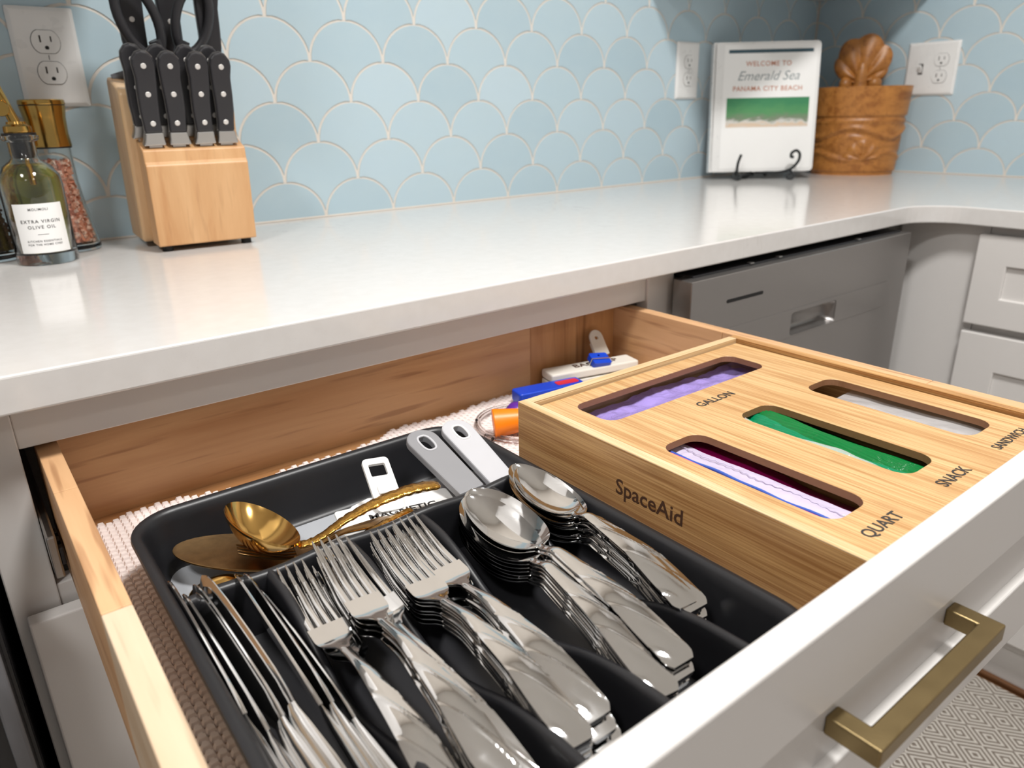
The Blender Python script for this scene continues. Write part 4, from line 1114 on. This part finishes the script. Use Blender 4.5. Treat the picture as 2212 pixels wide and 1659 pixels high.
# --- clips in the back compartment
def stadium(L, w0, w1, n=12):
    """tapered bar from b=0 to b=L, rounded at the far end"""
    pts = [(-w0, 0), (w0, 0)]
    for k in range(n + 1):
        a = PI*k/n; pts.append((w1*math.cos(a), L - w1 + w1*math.sin(a)))
    return pts
def hole(cx, cy, rx, ry, n=20): return [(cx + rx*math.copysign(abs(math.cos(a))**.7, math.cos(a)), cy + ry*math.copysign(abs(math.sin(a))**.8, math.sin(a))) for a in [2*PI*k/n for k in range(n)]]
def frame_from(base, head, side=(1, 0, 0)):
    b, h = Vector(base), Vector(head); y = (h - b).normalized(); n = Vector(side).cross(y).normalized(); x = y.cross(n)
    return lambda a, c, d: b + x*a + y*c + n*d
def big_clip(label, base, head, mat, mat2, low):
    t = thing('bag_clip', label, 'clip', tuple(base)); L = (Vector(head) - Vector(base)).length
    fr_ = frame_from(base, head)
    plate('upper_arm', stadium(L, .0125, .0150), -.0035, .0035, mat, t, holes=[hole(0, L - .020, .0052, .0095)], frame=fr_, bev=.0014, seg=2)
    ring = [fr_(p[0], p[1], .0034) for p in hole(0, L - .020, .0060, .0103)]
    tube('hole_rim', ring, .0012, mat2, t, 8, True)
    fr2 = frame_from((base[0], base[1] - .004, FLOOR + .006), low)
    L2 = (Vector(low) - Vector((base[0], base[1] - .004, FLOOR + .006))).length
    plate('lower_arm', stadium(L2, .0120, .0140), -.003, .003, mat, t, holes=[hole(0, L2 - .018, .0045, .0085)], frame=fr2, bev=.0012)
    tube('spring', [fr_(-.006 + .012*k/40, L*.35 + .004*math.cos(k*.95), -.008 + .004*math.sin(k*.95)) for k in range(41)], .0007, 'steel_satin', t, 6)
big_clip('large grey clip with oval hole in the tray back corner', (.2985, -.8150, -.1240), (.2950, -.7310, -.0985), 'grey_plastic', 'lgrey_plastic', (.2900, -.745, -.142))
big_clip('large white clip with oval hole, rightmost in the tray back corner', (.3300, -.8180, -.1260), (.3355, -.7270, -.1010), 'lgrey_plastic', 'white_plastic', (.3260, -.745, -.143))
t = thing('bag_clip', 'small white clip with square window standing in the back compartment', 'clip', (.238, -.78, FLOOR))
fr_ = frame_from((.2370, -.7900, -.1300), (.2460, -.7460, -.1020)); 
plate('front_arm', rrect(-.0115, .0115, 0, .052, .004), -.0016, .0016, 'white_plastic', t, holes=[rrect(-.0072, .0072, .034, .046, .0012, 3)], frame=fr_, bev=.0008)
plate('pivot_bump', rrect(-.0062, .0062, .016, .024, .001, 3), .0014, .0034, 'white_plastic', t, frame=fr_, bev=.0008)
fr2 = frame_from((.2370, -.7920, -.1420), (.2280, -.7500, -.1380)); plate('back_arm', rrect(-.0115, .0115, 0, .044, .004), -.0016, .0016, 'white_plastic', t, frame=fr2, bev=.0006)
t = thing('magnetic_clip', 'white printed strip clip lying under the gold handle', 'clip', (.24, -.785, FLOOR))
def strip_fr(a, b, h):
    r = math.radians(-14); return Vector((.2430, -.7860, -.1340)) + Vector((a*math.cos(r) - b*math.sin(r), a*math.sin(r) + b*math.cos(r), h))
plate('top_jaw', rrect(-.0480, .0480, -.0150, .0150, .003), 0, .0035, 'white_plastic', t, frame=strip_fr, bev=.0008)
plate('bottom_jaw', rrect(-.0470, .0470, -.0150, .0150, .003), -.012, -.002, 'white_plastic', t, frame=strip_fr, bev=.001)
r = math.radians(-14)
text('printed_text', 'MAGNETIC', .0112, strip_fr(.004, -.0075, .0036), (math.cos(r), math.sin(r), 0), (-math.sin(r), math.cos(r), 0), 'ink', t, bold=.02)

# --- loose things behind the box
t = thing('chip_clip', 'white plastic bag clip with brown lettering at the drawer back', 'clip', (.62, -.615, LZ))
def bag_fr(a, b, h):
    r = math.radians(-13); return Vector((.6230, -.6160, LZ)) + Vector((a*math.cos(r) - b*math.sin(r), a*math.sin(r) + b*math.cos(r), h))
plate('lower_jaw', rrect(-.064, .064, -.015, .015, .003), 0, .0095, 'white_cream', t, frame=bag_fr, bev=.001)
plate('upper_jaw', rrect(-.064, .064, -.015, .015, .003), .0112, .0215, 'white_cream', t, frame=bag_fr, bev=.002)
plate('hinge', rrect(-.060, .060, .002, .0135, .001), .009, .0125, 'slotdark', t, frame=bag_fr)
r = math.radians(-13)
text('printed_text', 'BAG CLIP', .0155, bag_fr(.008, .002, .0216), (math.cos(r), math.sin(r), 0), (-math.sin(r), math.cos(r), 0), 'inkbrown', t, bold=.02)
fr_ = frame_from((.6520, -.6080, -.1330), (.6510, -.5910, -.1030)); t = thing('plastic_scraper', 'white rounded plastic paddle with a hole leaning in the drawer corner', 'scraper', (.652, -.60, LZ))
plate('paddle', stadium(.036, .0125, .0115), -.0012, .0012, 'white_cream', t, holes=[hole(0, .0250, .0028, .0022)], frame=fr_, bev=.0006)
plate('handle_edge', [(-.0125, 0), (-.0110, 0), (-.0110, .020), (-.0125, .020)], -.002, .002, 'white_cream', t, frame=fr_)
t = thing('blue_clip', 'small blue clip with wire loop on top of the white bag clip', 'clip', (.632, -.622, LZ))
fr_ = frame_from((.6290, -.6320, -.1350), (.6340, -.6130, -.1260))
plate('body', rrect(-.0130, .0130, 0, .0200, .0025), -.004, .004, 'blue', t, holes=[hole(0, .0150, .0018, .0014)], frame=fr_, bev=.0012)
tube('wire_loop', [fr_(*p) for p in ((-.0140, .0080, -.006), (-.0140, .0080, .0052), (.0140, .0080, .0052), (.0140, .0080, -.006))], .0009, 'steel', t, 8)
t = thing('blue_bar_clip', 'long blue plastic clip lying behind the bamboo box', 'clip', (.53, -.63, LZ))
def bl_fr(a, b, h):
    r = math.radians(-12); return Vector((.5400, -.6300, LZ)) + Vector((a*math.cos(r) - b*math.sin(r), a*math.sin(r) + b*math.cos(r), h))
plate('bar', rrect(-.045, .045, -.0125, .0125, .004), .003, .017, 'blue', t, frame=bl_fr, bev=.002, seg=3)
plate('red_inset', rrect(.010, .040, -.006, .006, .003), .0168, .0176, 'red', t, frame=bl_fr)
plate('lower_bar', rrect(-.044, .044, -.011, .011, .003), 0, .004, 'blue', t, frame=bl_fr)
t = thing('clear_cord', 'coiled clear plastic cord lying behind the bamboo box', 'cord', (.455, -.675, LZ))
coil = []
for k in range(150):
    a = 2*PI*k/44; coil.append((.4620 + (.0480 + .002*math.sin(a*.31))*math.cos(a), -.6720 + (.0480 + .0025*math.cos(a*.23))*math.sin(a), LZ + .0022 + .0013*k/44))
tube('cord', coil, .0017, 'tubing', t, 8)
tube('plug_end', [(.412, -.676, LZ + .004), (.412, -.688, LZ + .004)], .0024, 'tubing', t, 8)
t = thing('orange_plug', 'orange tapered plastic stopper lying inside the cord coil', 'stopper', (.44, -.685, LZ))
m_ = lathe('plug_body', [(0, 0), (.0150, 0), (.0158, .0012), (.0125, .030), (.0120, .0302), (.0120, .0318), (.0132, .0318), (.0132, .0350), (.0120, .0350), (.0120, .0368), (.0132, .0368), (.0132, .040), (0, .040)], 'orange', t, local=True)
m_.matrix_basis = Matrix.Rotation(math.radians(-30), 4, 'Z') @ Matrix.Rotation(math.radians(86), 4, 'Y'); m_.location = (-.0190, .0070, .0160)
t = thing('purple_cap', 'purple rounded plastic cap beside the orange stopper', 'cap', (.4630, -.6650, LZ))
lathe('cap_body', [(0, 0), (.0110, 0), (.0125, .003), (.0130, .012), (.0115, .019), (.0075, .0235), (0, .0250)], 'purple', t, local=True)
lathe('cap_ring', [(.0124, .003), (.0138, .003), (.0138, .0055), (.0124, .0055)], 'purple', t, local=True)

# --- bamboo bag organizer
BX0, BX1, BY0, BY1, BZ1 = .3766, .6935, -1.1060, -.7785, -.0745
RT = .0098; LT = -.0792
bx = thing('bag_organizer', 'bamboo box with slotted lid for plastic bags in the drawer', 'organizer box', ((BX0 + BX1)/2, (BY0 + BY1)/2, LZ))
lw = box('side_wall', BX0, BX0 + RT, BY0, BY1, LZ + .0004, BZ1 - .0012, 'bamboo_side', bx, .0006)
box('rim_strip', BX0 + .0002, BX0 + RT, BY0, BY1, BZ1 - .0012, BZ1, 'bamboo_rim', lw, .0004)
w2_ = box('side_wall', BX1 - RT, BX1, BY0, BY1, LZ + .0004, BZ1 - .0012, 'bamboo_side', bx, .0006)
box('rim_strip', BX1 - RT, BX1, BY0, BY1, BZ1 - .0012, BZ1, 'bamboo_side', w2_, .0004)
w3_ = box('back_wall', BX0 + RT, BX1 - RT, BY1 - RT, BY1, LZ + .0004, BZ1 - .0012, 'bamboo_x', bx, .0006)
box('rim_strip', BX0 + RT, BX1 - RT, BY1 - RT, BY1 - .0002, BZ1 - .0012, BZ1, 'bamboo_x', w3_, .0004)
box('front_wall', BX0 + RT, BX1 - RT, BY0, BY0 + .008, LZ + .0004, LT - .007, 'bamboo_side', bx, .0006)
box('bottom_board', BX0 + RT, BX1 - RT, BY0 + .008, BY1 - RT, LZ + .0004, LZ + .005, 'bamboo_side', bx, .0004)
box('partition', BX0 + RT, BX1 - RT, -.8860, -.8800, LZ + .005, LT - .0065, 'bamboo_side', bx, .0004)
for px_ in (.4780, .5800): box('partition', px_, px_ + .006, BY0 + .008, -.8860, LZ + .005, LT - .0065, 'bamboo_side', bx, .0004)
SL = {'gallon': (.4140, .6400, -.8585, -.8095), 'quart': (.4080, .4540, -1.0645, -.9180), 'snack': (.5065, .5525, -1.0645, -.9180), 'sandwich': (.6095, .6555, -1.0645, -.9180)}
lid = plate('lid', [(BX0 + RT + .0008, BY0 + .001), (BX1 - RT - .0022, BY0 + .001), (BX1 - RT - .0022, BY1 - RT - .0020), (BX0 + RT + .0008, BY1 - RT - .0020)], LT - .0060, LT, 'bamboo_y', bx, holes=[rrect(*SL[k], .013, 6) for k in SL], bev=.0003, seg=1)
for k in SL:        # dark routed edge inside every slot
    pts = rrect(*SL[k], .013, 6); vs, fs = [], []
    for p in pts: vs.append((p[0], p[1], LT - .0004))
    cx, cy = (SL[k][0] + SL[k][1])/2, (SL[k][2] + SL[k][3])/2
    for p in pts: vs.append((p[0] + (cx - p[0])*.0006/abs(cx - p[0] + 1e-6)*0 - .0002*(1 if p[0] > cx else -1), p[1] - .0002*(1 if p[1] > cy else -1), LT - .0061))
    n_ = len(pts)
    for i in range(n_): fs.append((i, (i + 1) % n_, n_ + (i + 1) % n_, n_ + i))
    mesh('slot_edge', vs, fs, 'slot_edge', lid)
X_, Y_ = (1, 0, 0), (0, 1, 0)
for s, x, y in (('GALLON', .5250, -.8825), ('QUART', .4295, -1.0850), ('SNACK', .5310, -1.0850), ('SANDWICH', .6310, -1.0850)):
    text('printed_name', s, .0125 if s != 'SANDWICH' else .0105, (x, y, LT + .0001), X_, Y_, 'ink', lid, bold=.012)
text('engraved_name', 'SpaceAid', .0185, (BX0 - .0001, -.9370, -.1085), (0, -1, 0), (0, 0, 1), 'inkbrown', lw, ext=.0001, bold=.012)

# --- plastic bags in the organizer
def crumple(seed, amp, f):
    R = random.Random(seed); ph = [(R.uniform(.6, 1.6), R.uniform(-1, 1), R.uniform(0, 6)) for _ in range(6)]
    return lambda x, y: sum(amp/(k + 1)*math.sin(f*(k + 1)*(x*a + y*b) + c) for k, (a, b, c) in enumerate(ph))
def bag_sheet(name, x0, x1, y0, y1, zf, mat, parent, nu=40, nv=24, thick=.0006):
    return grid(name, lambda u, v: (x0 + (x1 - x0)*u, y0 + (y1 - y0)*v, zf(x0 + (x1 - x0)*u, y0 + (y1 - y0)*v)), nu, nv, mat, parent, thick=thick)
IZ = LT - .0085
bg = thing('gallon_bags', 'stack of purple plastic gallon bags in the back slot of the box', 'plastic bags', (.53, -.83, LZ + .005))
c1 = crumple(1, .0016, 60)
bag_sheet('top_bag', .3910, .6790, -.8770, -.7950, lambda x, y: -.0990 + .010*min(1, max(0, (-.820 - y)/.03)) + c1(x, y)*.9, 'bag_purple', bg, 90, 30)
bag_sheet('lower_bags', .3900, .6800, -.8780, -.7900, lambda x, y: -.1130 + .002*c1(y, x), 'bag_purple', bg, 30, 10, .03)
bg = thing('quart_bags', 'stack of clear lilac quart bags with blue and magenta zips in the left slot', 'plastic bags', (.432, -.99, LZ + .005))
c2 = crumple(2, .0008, 50)
bag_sheet('top_bag', .3930, .4490, -1.0950, -.8950, lambda x, y: -.0905 - .060*max(0, x - .436) + c2(x, y), 'bag_lilac', bg, 24, 60)
bag_sheet('magenta_bag', .4400, .4720, -1.0950, -.8930, lambda x, y: -.0965 + .0035*math.sin((y + 1.0)*14) - .10*max(0, x - .456) + c2(y, x), 'bag_magenta', bg, 16, 60)
bag_sheet('lower_bags', .3900, .4720, -1.0960, -.8900, lambda x, y: -.1080, 'bag_lilac', bg, 6, 10, .03)
tube('zip_seal', [(.4245 + .0008*math.sin(k*.4), -1.090 + .19*k/30, -.0888 + .0004*math.sin(k)) for k in range(31)], .0013, 'zip_blue', bg, 8)
tube('zip_seal', [(.4215 + .0008*math.sin(k*.3), -1.090 + .19*k/30, -.0890) for k in range(31)], .0012, 'zip_pink', bg, 8)
tube('tear_edge', [(.4400 + .0008*math.sin(k*1.3) + .0012*math.sin(k*.17), -1.088 + .18*k/120, -.0897) for k in range(121)], .0004, 'bag_lilac', bg, 6)
bg = thing('snack_bags', 'folded green plastic snack bags in the middle slot of the box', 'plastic bags', (.53, -.99, LZ + .005))
c3 = crumple(3, .0010, 70)
bag_sheet('back_fold', .5250, .5700, -1.0900, -.9000, lambda x, y: -.0920 + .0055*math.cos((x - .545 - .004*math.sin(y*40))*130) + .0026*math.sin((y + 1.0)*22) + .00035*math.sin(x*2300) + c3(x, y)*.4, 'bag_green2', bg, 90, 50)
bag_sheet('middle_fold', .5150, .5480, -1.0900, -.9050, lambda x, y: -.0935 + .007*math.cos((x - .530 - .010*math.sin((y + .95)*24))*120) + .00035*math.sin(x*2300) + c3(y, x)*.5, 'bag_green', bg, 70, 50)
bag_sheet('front_fold', .4940, .5290, -1.0900, -.9050, lambda x, y: -.0915 + .005*math.cos((x - .512 - .006*math.sin((y + .95)*20))*90) + .0003*math.sin(x*2600) + c3(x, y)*.5, 'bag_green', bg, 70, 50)
bag_sheet('lower_bags', .4930, .5720, -1.0920, -.9000, lambda x, y: -.1100, 'bag_green2', bg, 6, 10, .03)
bag_sheet('clear_wrap', .5080, .5200, -1.0700, -.9120, lambda x, y: -.0862 + .002*math.sin(x*300 + y*60) + c3(x, y), 'bag_clear', bg, 14, 40, .0003)
bg = thing('sandwich_bags', 'clear plastic sandwich bags in the right slot of the box', 'plastic bags', (.63, -.99, LZ + .005))
c4 = crumple(4, .0009, 40)
bag_sheet('top_bag', .6000, .6800, -1.0900, -.9350, lambda x, y: -.0905 - .05*max(0, y + .955) + c4(x, y), 'bag_clear', bg, 24, 40, .0004)
bag_sheet('second_bag', .5980, .6810, -1.0920, -.9450, lambda x, y: -.0955 - .08*max(0, y + .965) + c4(y, x), 'bag_clear', bg, 24, 40, .0004)
bag_sheet('lower_bags', .5960, .6820, -1.0930, -.9000, lambda x, y: -.1120 + c4(x, y)*1.6, 'bag_white', bg, 24, 24, .03)

# ------------------------------------------------------------------ lift the whole scene so that the floor is at z = 0
for o in S.objects:
    if o.parent is None and o.type not in ('CAMERA', 'LIGHT'):
        o.location.z += Z0
